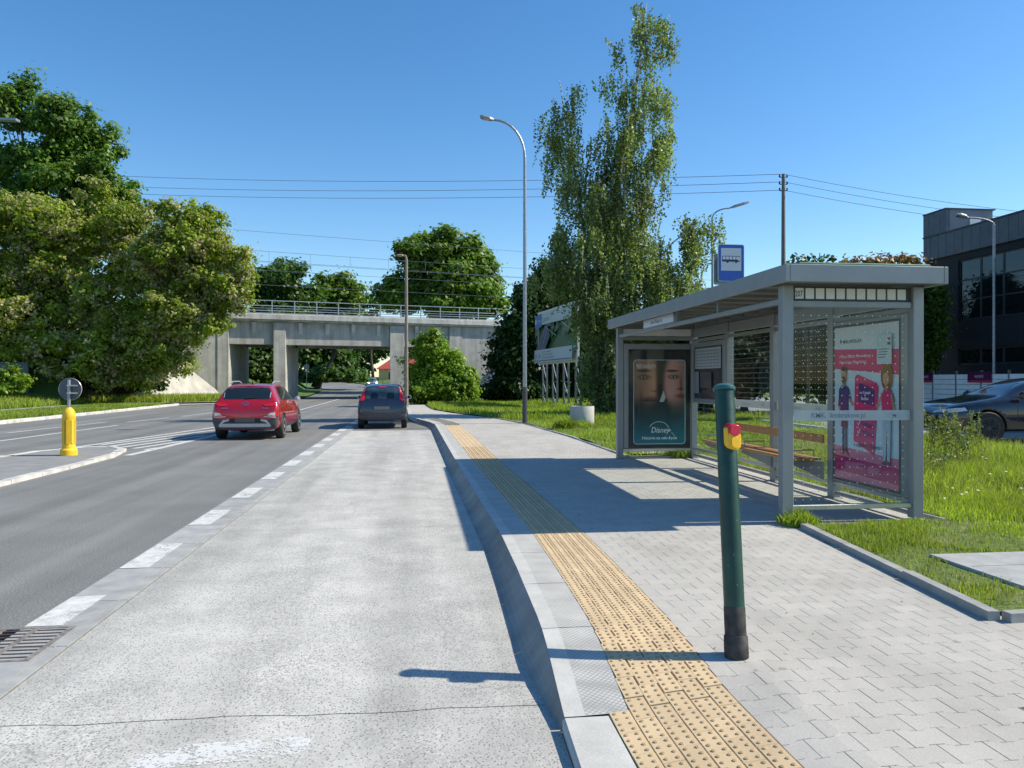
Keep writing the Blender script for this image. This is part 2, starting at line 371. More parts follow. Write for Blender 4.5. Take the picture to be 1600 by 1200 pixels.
LM = dict(
 tall=leafmat('leaf_tall_tree', (.05,.12,.018), (.17,.27,.04), .42),
 elder=leafmat('leaf_box_elder', (.13,.19,.02), (.33,.39,.05), .46, .3, (.50,.41,.29), .35),
 far=leafmat('leaf_far_tree', (.032,.085,.015), (.095,.175,.028), .34),
 farlight=leafmat('leaf_far_light_tree', (.08,.155,.018), (.18,.27,.036), .40),
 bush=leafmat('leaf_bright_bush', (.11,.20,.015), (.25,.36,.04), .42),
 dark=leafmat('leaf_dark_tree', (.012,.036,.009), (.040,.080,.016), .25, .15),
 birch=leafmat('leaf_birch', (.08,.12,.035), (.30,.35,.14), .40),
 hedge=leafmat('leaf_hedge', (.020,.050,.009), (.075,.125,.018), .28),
 deep=leafmat('leaf_shaded_green', (.006,.016,.005), (.022,.042,.010), .18, .08),  # shade behind the shelter is put into this near-black leaf colour
 orange=leafmat('leaf_orange_tips', (.22,.13,.05), (.36,.22,.10), .3),
 weed=leafmat('leaf_weed', (.16,.20,.07), (.36,.38,.20), .3),
)

LM['blade'] = M['blade']; LM['dryblade'] = M['dryblade']
# ------------------------------------------------------------------ flat print: coloured shapes on a board
class Print:
    def __init__(s, o, right, up, nrm, step=.0005):
        s.o = Vector(o); s.r = Vector(right); s.u = Vector(up); s.n = Vector(nrm); s.step = step; s.k = 1
        s.V = []; s.F = []; s.C = []
    def raw(s, V2, F, cols):
        o = len(s.V); s.V += [s.o + s.r*x + s.u*y + s.n*s.step*s.k for x, y in V2]
        s.F += [tuple(i+o for i in f) for f in F]; s.C += cols; s.k += 1
    def poly(s, P, c): s.raw(P, [tuple(range(len(P)))], [c])
    def rect(s, x0, y0, x1, y1, c): s.poly([(x0,y0),(x1,y0),(x1,y1),(x0,y1)], c)
    def ell(s, cx, cy, rx, ry, c, n=18, rot=0):
        s.poly([(cx+rx*math.cos(t)*math.cos(rot)-ry*math.sin(t)*math.sin(rot), cy+rx*math.cos(t)*math.sin(rot)+ry*math.sin(t)*math.cos(rot)) for t in [2*math.pi*i/n for i in range(n)]], c)
    def line(s, P, wd, c):
        V = []; F = []
        for i, p in enumerate(P):
            a = P[max(i-1, 0)]; b = P[min(i+1, len(P)-1)]; dx, dy = b[0]-a[0], b[1]-a[1]; L = math.hypot(dx, dy) or 1
            V += [(p[0]-dy/L*wd/2, p[1]+dx/L*wd/2), (p[0]+dy/L*wd/2, p[1]-dx/L*wd/2)]
        for i in range(len(P)-1): F.append((2*i, 2*i+1, 2*i+3, 2*i+2))
        s.raw(V, F, [c]*len(F))
    def text(s, txt, x, y, size, c, align='LEFT', bold=0, sx=1, shear=0):
        cu = bpy.data.curves.new('t', 'FONT'); cu.body = txt; cu.size = size; cu.align_x = align; cu.offset = bold; cu.shear = shear; cu.resolution_u = 3
        ob = bpy.data.objects.new('t', cu); me = bpy.data.meshes.new_from_object(ob)
        V2 = [(x+v.co.x*sx, y+v.co.y) for v in me.vertices]; F = [tuple(p.vertices) for p in me.polygons]
        bpy.data.objects.remove(ob); bpy.data.meshes.remove(me); bpy.data.curves.remove(cu)
        if F: s.raw(V2, F, [c]*len(F))
    def grid(s, x0, y0, x1, y1, nx, ny, fn):
        V = [(x0+(x1-x0)*i/nx, y0+(y1-y0)*j/ny) for j in range(ny+1) for i in range(nx+1)]
        F = []; C = []
        for j in range(ny):
            for i in range(nx):
                a = j*(nx+1)+i; F.append((a, a+1, a+nx+2, a+nx+1)); C.append(fn((i+.5)/nx, (j+.5)/ny))
        s.raw(V, F, C)
    def build(s, name, mat, parent=None):
        off = base_of(parent); me = raw_mesh(name, [v-off for v in s.V], s.F, mat)
        a = me.color_attributes.new('Col', 'FLOAT_COLOR', 'CORNER'); d = []
        for p, c in zip(me.polygons, s.C): d += [c[0], c[1], c[2], 1]*p.loop_total
        a.data.foreach_set('color', d); return lk(bpy.data.objects.new(name, me), parent)

# ================================================================== SETTING
# ---- lines of the street (x as a function of y)
KX = [(2, .62), (3.5, .68), (4.66, .745), (6, .78), (7.3, .80), (10, .765), (13.6, .71), (24, .61), (26, .58), (27.3, .45), (28.6, .22), (30.5, -.12), (33, -.36), (40, -.50), (52, -1.4), (60, -2.0), (78, -2.1)]
def kx(y): return interp(y, KX)
PE = [(4.35, 3.50), (7.42, 3.80), (7.43, 5.42), (14.3, 5.42), (14.31, 4.0), (19.8, 3.95), (23, 3.8), (25.9, 3.55), (28, 3.3), (30, 2.9), (35, 1.5), (39, .7), (50, .3), (60, .4)]
def pe(y): return interp(y, PE)
def pz(x, y):
    t = min(1, max(0, (4.5-y)/1.2)); t = t*t*(3-2*t); f = min(1, max(0, (1.75-x)/.9))
    return .16 - .10*t*f
# ---- ground
def ground_z(x, y):
    z = -.06
    if x < -21: z += min(1.0, (-21-x)*.16)
    if y > 72: z += .0128*(y-72)
    return z
g = MB(); xs = [-1500,-600,-300,-150,-90,-60,-45,-35,-28,-24,-21,-18,-10,0,10,30,60,120,300,700,1500]; ys = [-400,-100,-20,0,10,20,30,40,50,60,72,80,90,110,140,180,240,400,800,1600]
V = [(x, y, (ground_z(x, y) if y < 300 else ground_z(x, 300))) for y in ys for x in xs]; n = len(xs)
g.add(V, [(j*n+i, j*n+i+1, (j+1)*n+i+1, (j+1)*n+i) for j in range(len(ys)-1) for i in range(n-1)])
g.build('ground', M['grassfar'], kind='structure')
# ---- road
def road_z(x, y): return 0 if y < 72 else .0128*(y-72)
LB = [(-60, -15.3), (20, -15.3), (51, -15.3), (54, -13.6), (57, -11.6), (61, -10.3), (74, -10.2), (95, -11.5), (120, -14.5), (145, -19), (175, -28), (220, -48)]
RB = [(-60, 2), (20, 1.4), (51, -1.1), (54, -1.4), (57, -1.6), (61, -1.9), (74, -2.0), (95, -3.4), (120, -6.2), (145, -10.5), (175, -19), (220, -38)]
ysr = [-60, 20, 30, 40, 51, 54, 57, 61, 66, 72, 74, 82, 95, 107, 120, 132, 145, 160, 175, 200, 220]
road = MB().strip([(interp(y, LB), y) for y in ysr], [(interp(y, RB), y) for y in ysr], road_z).build('road', M['asphalt'], kind='structure')
def slab_edge(y):
    if y < 3.52: return kx(max(y, 2))-.016
    return kx(y)-.165*(1-.85*min(1, max(0, (4.62-y)/1.1)))+.006
# ---- bus lane: concrete slabs with open joints, child pieces of the lane bed
lane = MB().sheet([(-2.125, -6), (.9, -6), (.9, 25.3), (-2.125, 25.3)], .001).build('bus_lane', M['joint'], kind='structure')
sj = [-6, 3.80, 8.6, 13.4, 18.2, 23.0, 25.2]
for a, b_ in zip(sj, sj[1:]):
    mb = MB(); n = 10; Lp = []; Rp = []
    for i in range(n+1):
        y = a + (b_-a)*i/n
        Lp.append((-2.11 + .006*math.sin(y*3), y)); pass
    # ragged skew joint at the near slab
    def jag(p, s_): return (p[0], p[1] + s_*.006 + (.035*(p[0]-.7)*-1*.5 if abs(p[1]-3.8) < .01 else 0))
    m_ = 16
    def row(y, s_):
        x0, x1 = (-2.11, slab_edge(y)); out = []
        for i in range(m_+1):
            x = x0+(x1-x0)*i/m_; jy = (.012*math.sin(x*5.1)+.008*math.sin(x*13)) if abs(y-3.8) < .01 else .003*math.sin(x*7)
            out.append((x, y + s_*.0035 + jy + (-.03*(x-.7) if abs(y-3.8) < .01 else 0)))
        return out
    r0, r1 = row(a, 1), row(b_, -1); steps = 30; V = []; 
    for j in range(steps+1):
        t = j/steps
        for i in range(m_+1):
            x = r0[i][0]*(1-t)+r1[i][0]*t; y = r0[i][1]*(1-t)+r1[i][1]*t
            if i == m_: x = slab_edge(y)
            V.append((x, y, .010))
    F = [(j*(m_+1)+i, j*(m_+1)+i+1, (j+1)*(m_+1)+i+1, (j+1)*(m_+1)+i) for j in range(steps) for i in range(m_)]
    mb.add(V, F).build('concrete_slab', M['bus'], lane)
# ---- gutter strip of 1 m pieces between the lanes
gut = MB().sheet([(-2.575, -6), (-2.126, -6), (-2.126, 27), (-2.575, 27)], .0014).build('gutter_strip', M['joint'], kind='structure')
for i in range(33):
    y0 = -6 + i
    if 4.6 < y0+.6 < 5.6: x0 = -2.24
    else: x0 = -2.57
    MB().box(x0, -2.205, y0+.004, y0+.996, .002, .011).box(-2.192, -2.13, y0+.004, y0+.996, .002, .012).build('gutter_stone', M['gutter'], gut)
# ---- painted markings
mk = MB()
for y0 in [-1, 1, 3] + list(range(7, 26, 2)):
    mk.sheet([(-2.555, y0), (-2.315, y0), (-2.315, y0+1.0), (-2.555, y0+1.0)], .0145)
mk.sheet([(-2.575, 5.42), (-2.335, 5.42), (-2.33, 6.15), (-2.57, 6.12)], .0145)
for y0 in range(27, 44, 2): mk.sheet([(-2.5, y0), (-2.26, y0), (-2.26-.01, y0+1), (-2.5-.01, y0+1)], .005)
wm, wn_, wl_, wb_ = new_mat('worn_white_paint'); wb_.inputs['Base Color'].default_value = (.66,.66,.64,1); wb_.inputs['Roughness'].default_value = .7
wl_.new(ramp(wn_, wl_, math_n(wn_, wl_, 'ADD', math_n(wn_, wl_, 'MULTIPLY', noise(wn_, wl_, pos(wn_, wl_), 55, 4, .7), .55), math_n(wn_, wl_, 'MULTIPLY', noise(wn_, wl_, pos(wn_, wl_), 5, 3), .45)), [(.46, 0.0), (.53, .9)]), wb_.inputs['Alpha'])
MB().sheet([(-1.22, 3.36), (-.50, 3.42), (-.47, 3.60), (-1.18, 3.58)], .0125).build('road_marking', wm, kind='structure')
# worn patch of paint on the near slab
def quadline(x0, y0, x1, y1, wd=.14, z=.004):
    d = Vector((x1-x0, y1-y0)).normalized(); a = Vector((-d.y, d.x))*wd/2
    mk.sheet([(x0-a.x, y0-a.y), (x1-a.x, y1-a.y), (x1+a.x, y1+a.y), (x0+a.x, y0+a.y)], z)
quadline(-8.45, 19.0, -6.35, 31.5, .16); quadline(-6.25, 17.6, -5.95, 24.0, .2, .0042); quadline(-5.95, 24.0, -6.1, 31.8, .2, .0042)
for k in range(5):
    x0 = -7.95+.40*k; y0 = 20.5-.38*k; quadline(x0, y0, -6.22, y0+(-6.22-x0)/.235, .17, .0046)
quadline(-6.25, 32.0, -6.75, 71, .14, .0044)
quadline(-11.75, 10.0, -10.8, 29.5, .14)
for (a, b_) in (((-12.6, 25.5), (-12.1, 31.8)), ((-11.25, 31.6), (-10.7, 35.0)), ((-10.6, 36.4), (-10.2, 40.5)), ((-10.1, 43), (-9.9, 47)), ((-9.9, 50), (-9.6, 54))):
    quadline(*a, *b_, .13, .0048)
mk.build('road_marking', M['paint'], kind='structure')
# ---- traffic island: low worn kerb stones round an asphalt top
isl = [(-6.5, -4), (-6.45, 12), (-6.42, 15), (-6.45, 17.2), (-6.75, 18.7), (-7.3, 19.5), (-7.9, 19.4), (-8.45, 18.4), (-8.8, 15), (-9.0, -4)]
MB().prism([(x*.985-.11, y-.08) for x, y in isl], -.02, .048).build('traffic_island', plain('island_top', (.24,.24,.235), .9, var=.15, scale=3, bmp=.3), kind='structure')
isle = bpy.data.objects['traffic_island']
for (p, q) in zip(isl, isl[1:]):
    p = Vector(p); q = Vector(q); L = (q-p).length; k = max(1, round(L/1.0))
    for i in range(k):
        a = p+(q-p)*(i/k+.006/L); c = p+(q-p)*((i+1)/k-.006/L); dz = random.uniform(-.012, .008)
        MB().obox((a.x, a.y, .02+dz), (c.x, c.y, .02+dz), .16, .085).build('kerb_stone', M['oldkerb'], isle)
# ---- left kerb, verge, footpath
lk_pts = [(-15.38, -10), (-15.38, 51), (-15.9, 52.2), (-17, 53)]
lkb = MB().strip([(-19.8, -20), (-19.8, 46), (-19.6, 53.4)], [(-15.5, -20), (-15.5, 46), (-15.6, 51.5)], .085).build('left_verge', M['grassfar'], kind='structure')
kst = MB().box(-15.5, -15.36, -20, 51.4, -.05, .05).build('left_kerb', M['oldkerb'], kind='structure')
for i in range(46):
    y0 = 6+i
    bx('kerb_stone', M['oldkerb'], kst, -15.53, -15.32, y0+.01, y0+.99, -.02, .13+random.uniform(-.01,.008), b=.02)
MB().strip([(-21.6, -20), (-21.6, 50), (-19, 58), (-14.2, 60.5)], [(-19.8, -20), (-19.8, 50), (-17, 55), (-12.6, 58.5)], .10).build('left_path', M['gutter'], kind='structure')
MB().strip([(-21.6, 48), (-19, 57.9), (-14.4, 60.4)], [(-15.4, 51.6), (-14, 54), (-11.7, 57)], .012).build('side_path', plain('pale_tarmac', (.30,.29,.27), .9, var=.15, scale=1.5, bmp=.3), kind='structure')
def lawn_z(x, y): return .10 + min(1.1, max(0, -22-x)*.13)
MB().add([(x, y, lawn_z(x, y)) for y in (-20, 20, 40, 50, 56, 62) for x in (-60, -40, -31, -26, -22, -21.6)], [(j*6+i, j*6+i+1, (j+1)*6+i+1, (j+1)*6+i) for j in range(5) for i in range(5)]).build('left_lawn', M['grassfar'], kind='structure')
# ---- right pavement base (sand bed under the pavers)
ysp = [2.0,2.6,3.2,3.5,3.8,4.1,4.5,5,6,7,8,10,12,14,17,20,23,25,27,28.5,30,33,36,40,45,50,56,60]
def pbed(x, y): return pz(x, y)-.007
pv = MB()
cols = [0, .08, .2, .35, .6, 1]
V = []
for y in ysp:
    x0 = kx(y)+.25; x1 = max(9 if y < 4.4 else 5.45 if 4.4 <= y < 14.5 else pe(y)+.1, x0+.5)
    for c in cols: V.append((x0+(x1-x0)*c, y, pbed(x0+(x1-x0)*c, y)))
n = len(cols)
pv.add(V, [(j*n+i, j*n+i+1, (j+1)*n+i+1, (j+1)*n+i) for j in range(len(ysp)-1) for i in range(n-1)])
pavement = pv.build('pavement', M['joint'], kind='structure')
# ---- platform kerb stones (curved face, stamped top), children of one kerb bed
kb = MB(); 
kb.strip([(kx(y)-.10, y) for y in ysp], [(kx(y)+.29, y) for y in ysp], lambda x, y: .0)
kerbbed = kb.build('platform_kerb', M['joint'], kind='structure')
PROF = [(-.165, -.01), (-.165, .014), (-.135, .022), (-.105, .040), (-.075, .070), (-.045, .110), (-.015, .147), (.0, .160)]
def kerb_profile(y):
    """cross section; flattens towards the near end where the kerb drops"""
    t = min(1, max(0, (4.62-y)/1.1)); sc = 1-.85*t; top = pz(kx(y)+.1, y)
    return [(dx*sc, max(-.01, z/.16*top)) for dx, z in PROF], top
yk = 3.52
while yk < 29.5:
    y1 = yk+1.0; mb = MB(); ring = []
    ysub = [yk+.004+(1.0-.008)*i/4 for i in range(5)]; V = []; npf = None
    for y in ysub:
        pf, top = kerb_profile(y); pts = [(kx(y)+dx, y, z) for dx, z in pf] + [(kx(y)+.10, y, top+.001)]
        npf = len(pts); V += pts
    F = [(j*npf+i, (j+1)*npf+i, (j+1)*npf+i+1, j*npf+i+1) for j in range(4) for i in range(npf-1)]
    F = [tuple(reversed(f)) for f in F]
    mb.add(V, F + [tuple(range(npf)), tuple(range(4*npf+npf-1, 4*npf-1, -1))])
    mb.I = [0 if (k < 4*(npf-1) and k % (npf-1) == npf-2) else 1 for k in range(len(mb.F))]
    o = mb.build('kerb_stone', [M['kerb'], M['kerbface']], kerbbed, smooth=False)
    t = MB(); V = [(kx(y)+dx, y, pz(kx(y)+dx, y)+.0012) for y in ysub for dx in (.10, .20, .305)]
    t.add(V, [(j*3+i, j*3+i+1, (j+1)*3+i+1, (j+1)*3+i) for j in range(4) for i in range(2)]).build('stamped_top', M['stamp'], kerbbed)
    yk = y1
# near plain kerb
XS = kx(3.6)+.205
for i in range(3):
    y1 = 3.51-i*1.0; y0 = y1-.992; V = []
    for y in (y0, (y0+y1)/2, y1):
        top = pz(kx(y), y)+.002; V += [(kx(y)-.012, y, -.01), (kx(y)-.012, y, top-.012), (kx(y), y, top), (XS-.004, y, top)]
    MB().add(V, [(j*4+i_, j*4+i_+1, (j+1)*4+i_+1, (j+1)*4+i_) for j in range(2) for i_ in range(3)] + [(0,1,2,3), (11,10,9,8)]).build('kerb_stone', M['kerb'], kerbbed)
# far plain kerb towards the bridge
yk = 29.6
while yk < 60:
    y1 = yk+1.0; a = Vector((kx(yk)+.06, yk+.005, .06)); b_ = Vector((kx(y1)+.06, y1-.005, .06))
    MB().obox(a, b_, .15, .20).build('kerb_stone', M['kerb'], kerbbed); yk = y1
# ---- tactile strip
def tile_mesh(name, wx, ly, nx, ny, domes=True, mat=M['tact']):
    mb = MB(); a, b_ = wx/2-.0016, ly/2-.0016; c = .0028
    mb.add([(-a,-b_,-.03),(a,-b_,-.03),(a,b_,-.03),(-a,b_,-.03),(-a,-b_,-c),(a,-b_,-c),(a,b_,-c),(-a,b_,-c),(-a+c,-b_+c,0),(a-c,-b_+c,0),(a-c,b_-c,0),(-a+c,b_-c,0)],
           [(0,1,5,4),(1,2,6,5),(2,3,7,6),(3,0,4,7),(4,5,9,8),(5,6,10,9),(6,7,11,10),(7,4,8,11),(8,9,10,11)])
    if domes:
        for i in range(nx):
            for j in range(ny):
                x = (i+.5-nx/2)*wx/nx; y = (j+.5-ny/2)*ly/ny; V = []; 
                for r, h in ((.0125, -.001), (.0095, .0038), (.005, .0052)):
                    V += [(x+r*math.cos(2*math.pi*k/7), y+r*math.sin(2*math.pi*k/7), h) for k in range(7)]
                mb.add(V, [(q*7+k, q*7+(k+1)%7, (q+1)*7+(k+1)%7, (q+1)*7+k) for q in range(2) for k in range(7)] + [tuple(14+k for k in range(7))])
    idx = [0]*9+[1]*(len(mb.F)-9); return raw_mesh(name, mb.V, mb.F, [mat, M['dome']], idx)
TM = tile_mesh('tactile_tile', .1, .2, 2, 4); TM2 = tile_mesh('tactile_tile_plain', .1, .2, 2, 4, False)
tiles = []
XS = kx(3.6)+.205
for r_ in range(110):
    for c in range(5):
        y = 3.74 + r_*.2 - (.1 if c % 2 else 0); x = kx(y)+.355+c*.1
        if y < 25.2: tiles.append((x, y, c))
for r_ in range(8):
    for c in range(6):
        y = (3.53 if (c-1) % 2 == 0 else 3.43) - r_*.2
        if y > 2.15: tiles.append((XS+.05+c*.1, y, c))
tiles.sort(key=lambda t: t[1])
def place(name, me, x, y, dz, parent, wob=0):
    """a paving piece; on the dropped corner it follows the slope of the bed"""
    o = bpy.data.objects.new(name, me)
    if y < 4.62 and x < 1.95:
        m2 = me.copy(); 
        for v in m2.vertices: v.co.z += pz(x+v.co.x, y+v.co.y)
        o.data = m2; o.location = (x, y, dz)
    else:
        o.location = (x, y, dz+pz(x, y)); o.rotation_euler = (random.uniform(-wob, wob), random.uniform(-wob, wob), 0)
    return lk(o, parent)
dome_rest = MB()
for i, (x, y, c) in enumerate(tiles):
    if i < 298: place('tactile_tile', TM, x, y, .003+random.uniform(-.0007, .0007), pavement)
    else:
        z = pz(x, y)+.003; src = TM if y < 17 else TM2; k0 = len(dome_rest.I)
        dome_rest.add([v.co+Vector((x, y, z)) for v in src.vertices], [tuple(p.vertices) for p in src.polygons]); dome_rest.I[k0:] = [p.material_index for p in src.polygons]
dome_rest.build('tactile_tile', [M['tact'], M['dome']], pavement, kind='stuff')
# ---- pavers: interlocking I-shaped blocks
def paver_mesh(half=0):
    a = .0085; g_ = .0010; gy = .0017; p = .14; hw = .1
    xs_ = [-hw+g_, -.056, -.030, .030, .056, hw-g_]; s_ = [1, 1, -1, -1, 1, 1]
    if half: xs_ = [0+g_, .030, .056, hw-g_]; s_ = [-1, -1, 1, 1]
    if half == -1: xs_ = [-hw+g_, -.056, -.030, -g_]; s_ = [1, 1, -1, -1]
    def ring(ins, z):
        top = [(x*(1-ins*8 if half == 0 else 1), p/2+a*k-gy-ins, z) for x, k in zip(xs_, s_)]; bot = [(x*(1-ins*8 if half == 0 else 1), -p/2-a*k+gy+ins, z) for x, k in zip(xs_, s_)]
        return bot+top[::-1]
    n_ = len(xs_)*2; V = ring(0, -.03)+ring(0, -.0018)+ring(.0018, 0)
    F = [(i, (i+1)%n_, n_+(i+1)%n_, n_+i) for i in range(n_)]+[(n_+i, n_+(i+1)%n_, 2*n_+(i+1)%n_, 2*n_+i) for i in range(n_)]+[tuple(range(2*n_, 3*n_))]
    return raw_mesh('paver', V, F, M['paver'])
PM, PH, PH2 = paver_mesh(0), paver_mesh(1), paver_mesh(-1)
pl = []
r_ = 0; y = 2.25
def right_lim(y): return 6.4 if y < 4.35 else pe(y)
while y < 30:
    x0 = (kx(y)+.808) if y > 3.62 else kx(3.6)+.808
    i = 0; off = .1 if r_ % 2 == 0 else 0.0
    if off == 0: pl.append((x0+.0, y, 1))          # half block against the strip
    x = x0+off if off else x0+.2
    while x-.06 < right_lim(y): pl.append((x, y, 0)); x += .2
    y += .14; r_ += 1
def px_size(x, y): return 1.0/(x*x+y*y)
def in_view(x, y):
    d = x*SA+y*CA; l = x*CA-y*SA; u = 800+FPX*l/d; v = V0+1.48*FPX/d; return u < 1640 and v < 1230
order = sorted([p for p in pl if in_view(p[0], p[1])], key=lambda p: p[0]**2+p[1]**2); near = set(order[:298])
rest = MB()
for p_ in pl:
    x, y, h = p_; me = PM if h == 0 else PH; dz = random.uniform(-.0005, .0005)
    if p_ in near:
        place('paver', me, x, y, dz, pavement, .0012)
    elif in_view(x, y) or y < 2.6:
        rest.add([v.co+Vector((x, y, dz+pz(x+v.co.x, y+v.co.y))) for v in me.vertices], [tuple(q.vertices) for q in me.polygons])
rest.build('paver', M['paver'], pavement, kind='stuff')
MB().strip([(kx(y)+.13, y) for y in ysp if y >= 30], [(pe(y), y) for y in ysp if y >= 30], .156).build('pavement_far', M['paver'], kind='structure')
# ---- edging stones and right lawn
edg_pts = [(3.50, 4.32), (3.62, 5.4), (3.80, 7.36)]
edging = MB().obox((3.53, 4.4, .13), (3.82, 7.3, .13), .05, .04).build('lawn_edging', M['edge'], kind='structure')
def edge_run(p, q, L=1.0, wd=.075, z0=.10, z1=.215):
    p = Vector(p); q = Vector(q); n_ = max(1, round((q-p).length/L)); d = (q-p)
    for i in range(n_):
        a = p+d*(i/n_)+d.normalized()*.004; c = p+d*((i+1)/n_)-d.normalized()*.004; j = random.uniform(-.006, .006)
        MB().obox((a.x, a.y, (z0+z1)/2+j), (c.x, c.y, (z0+z1)/2+j+random.uniform(-.004,.004)), wd, z1-z0).build('edging_stone', M['edge'], edging)
edge_run((3.52, 4.32), (3.84, 7.34)); edge_run((3.58, 4.30), (7.6, 4.52))
edge_run((5.44, 7.34), (5.44, 14.3), z1=.205); edge_run((4.03, 14.5), (3.98, 19.8), z1=.185); edge_run((3.98, 19.8), (3.60, 25.9), z1=.185); edge_run((3.60, 25.9), (2.95, 30), z1=.185)
def lawn(x, y):
    n_ = (.018*math.sin(x*2.3+y)+.014*math.sin(y*1.7-x*1.1))*min(1, max(0, (y-6.2)))
    return .185 + n_ + max(0, (x-6))*.012
lw = MB()
def patch(fx0, fx1, y0, y1, nx, ny):
    V = []
    for j in range(ny+1):
        y = y0+(y1-y0)*j/ny; a = fx0(y); c = fx1(y)
        for i in range(nx+1):
            x = a+(c-a)*i/nx; V.append((x, y, lawn(x, y)))
    lw.add(V, [(j*(nx+1)+i, j*(nx+1)+i+1, (j+1)*(nx+1)+i+1, (j+1)*(nx+1)+i) for j in range(ny) for i in range(nx)])
FAR = lambda y: 11.2
patch(lambda y: interp(y, [(4.4, 3.56), (7.34, 3.86)]), FAR, 4.42, 7.36, 24, 10)
patch(lambda y: 5.44, FAR, 7.22, 14.3, 18, 20)
patch(lambda y: pe(y)+.06, FAR, 14.32, 24, 18, 20); patch(lambda y: pe(y)+.05, lambda y: 14, 24, 62, 14, 24)
lw.build('right_lawn', M['grassg'], kind='structure')
MB().strip([(11.2, -10), (11.2, 24), (14, 26), (14, 60)], [(70, -10), (70, 24), (70, 26), (70, 60)], .265).build('parking_road', plain('parking_tarmac', (.27,.27,.265), .9, var=.12, scale=2, bmp=.3), kind='structure')
prk = bpy.data.objects['parking_road']
for i in range(16): bx('kerb_stone', M['kerb'], prk, 11.15, 11.3, 8+i*1.0+.01, 8+i*1.0+.99, .1, .34, b=.015)
# bare soil behind the far shelter end, gravel near the bush
MB().sheet([(4.15, 14.5), (5.5, 14.5), (6.6, 16.2), (5.6, 17.4), (4.4, 16.8)], .215).build('bare_soil', M['soil'], kind='structure')
MB().sheet([(1.9, 36), (3.4, 33), (4.2, 36), (3.4, 40), (1.2, 41)], .225).build('bare_soil', M['soil'], kind='structure')
# concrete slab with a small cover in the lawn
slb = MB().bbox(4.18, 5.9, 4.85, 5.86, .10, .208, b=.008)
cs = slb.build('concrete_pad', M['gutter'], kind='structure')
MB().lathe([(.10, .0), (.10, .012), (.085, .016)], (4.78, 5.25, .206), 18).build('cover', M['rust'], cs)
for yy in (5.43,): MB().box(4.24, 5.88, yy, yy+.006, .206, .2095).build('joint_line', M['joint'], cs)

# ================================================================== BRIDGE
BO = W(380, 594, 62.0); BD = Vector((math.cos(R(15)), math.sin(R(15)), 0)); BN = Vector((math.sin(R(15)), -math.cos(R(15)), 0))  # BN towards the viewer
def bu(u):
    """distance along the bridge front where the ray through column u meets it"""
    r = W(u, 594, 1.0)-Vector((0,0,HC)); n_ = BN; o = Vector((BO.x, BO.y, 0)); d = o.dot(n_)/Vector((r.x, r.y, 0)).dot(n_)
    p = Vector((r.x*d, r.y*d, 0)); return (p-o).dot(BD), d*1.0
def bz(u, v):
    s_, d = bu(u); return HC-(v-V0)/FPX*d
def BP(s_, back, z): v = Vector((BO.x, BO.y, 0))+BD*(s_+max(0, back)*.268)-BN*back; v.z = z; return v
bridge = thing('railway_bridge', 'long grey concrete railway bridge with railing crossing over the road', 'bridge', (BO.x, BO.y, 0))
ZD = 7.0; ZS = 4.55; DEP = 7.2
def bbx(name, s0, s1, b0, b1, z0, z1, mat, parent=bridge, bev=.02):
    mb = MB().bbox(s0, s1, b0, b1, z0, z1, b=bev); mb.V = [BP(v.x, v.y, v.z) for v in mb.V]; mb.F = [tuple(reversed(f)) for f in mb.F]
    return mb.build(name, mat, parent)
sL = bu(352)[0]; sP0, sP1 = bu(427)[0], bu(446)[0]; sQ0, sQ1 = bu(609)[0], bu(631)[0]; sR = bu(702)[0]; sEnd = bu(1000)[0]; sBeg = bu(120)[0]
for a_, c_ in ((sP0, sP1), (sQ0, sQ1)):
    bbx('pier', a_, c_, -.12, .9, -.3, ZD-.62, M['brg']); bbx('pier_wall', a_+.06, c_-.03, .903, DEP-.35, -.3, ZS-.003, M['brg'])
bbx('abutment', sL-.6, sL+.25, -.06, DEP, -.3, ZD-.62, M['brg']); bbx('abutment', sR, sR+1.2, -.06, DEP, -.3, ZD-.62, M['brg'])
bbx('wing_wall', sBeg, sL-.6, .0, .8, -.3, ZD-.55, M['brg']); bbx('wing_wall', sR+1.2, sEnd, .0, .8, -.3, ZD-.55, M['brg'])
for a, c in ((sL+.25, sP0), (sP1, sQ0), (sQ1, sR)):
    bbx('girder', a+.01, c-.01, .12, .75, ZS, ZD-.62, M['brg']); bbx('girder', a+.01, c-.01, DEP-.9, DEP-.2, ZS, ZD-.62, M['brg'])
    n_ = max(1, round((c-a)/2.3))
    for i in range(n_):
        sx = a+(c-a)*(i+.55)/n_
        mb = MB(); V = [(sx-.16, -.16, ZD-.64), (sx-.16, .12, ZD-.64), (sx-.16, .12, ZD-1.55), (sx+.16, -.16, ZD-.64), (sx+.16, .12, ZD-.64), (sx+.16, .12, ZD-1.55)]
        mb.add([BP(*v) for v in V], [(0,2,1),(3,4,5),(0,3,5,2),(0,1,4,3),(1,2,5,4)]).build('bracket', M['brg2'], bridge)
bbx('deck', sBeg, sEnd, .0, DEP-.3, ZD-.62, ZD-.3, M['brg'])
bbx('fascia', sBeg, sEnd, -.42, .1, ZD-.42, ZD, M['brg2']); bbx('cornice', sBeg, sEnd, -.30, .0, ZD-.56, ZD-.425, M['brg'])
bbx('ballast_wall', sBeg, sEnd, .3, .5, ZD-.3, ZD+.12, M['brg2'])
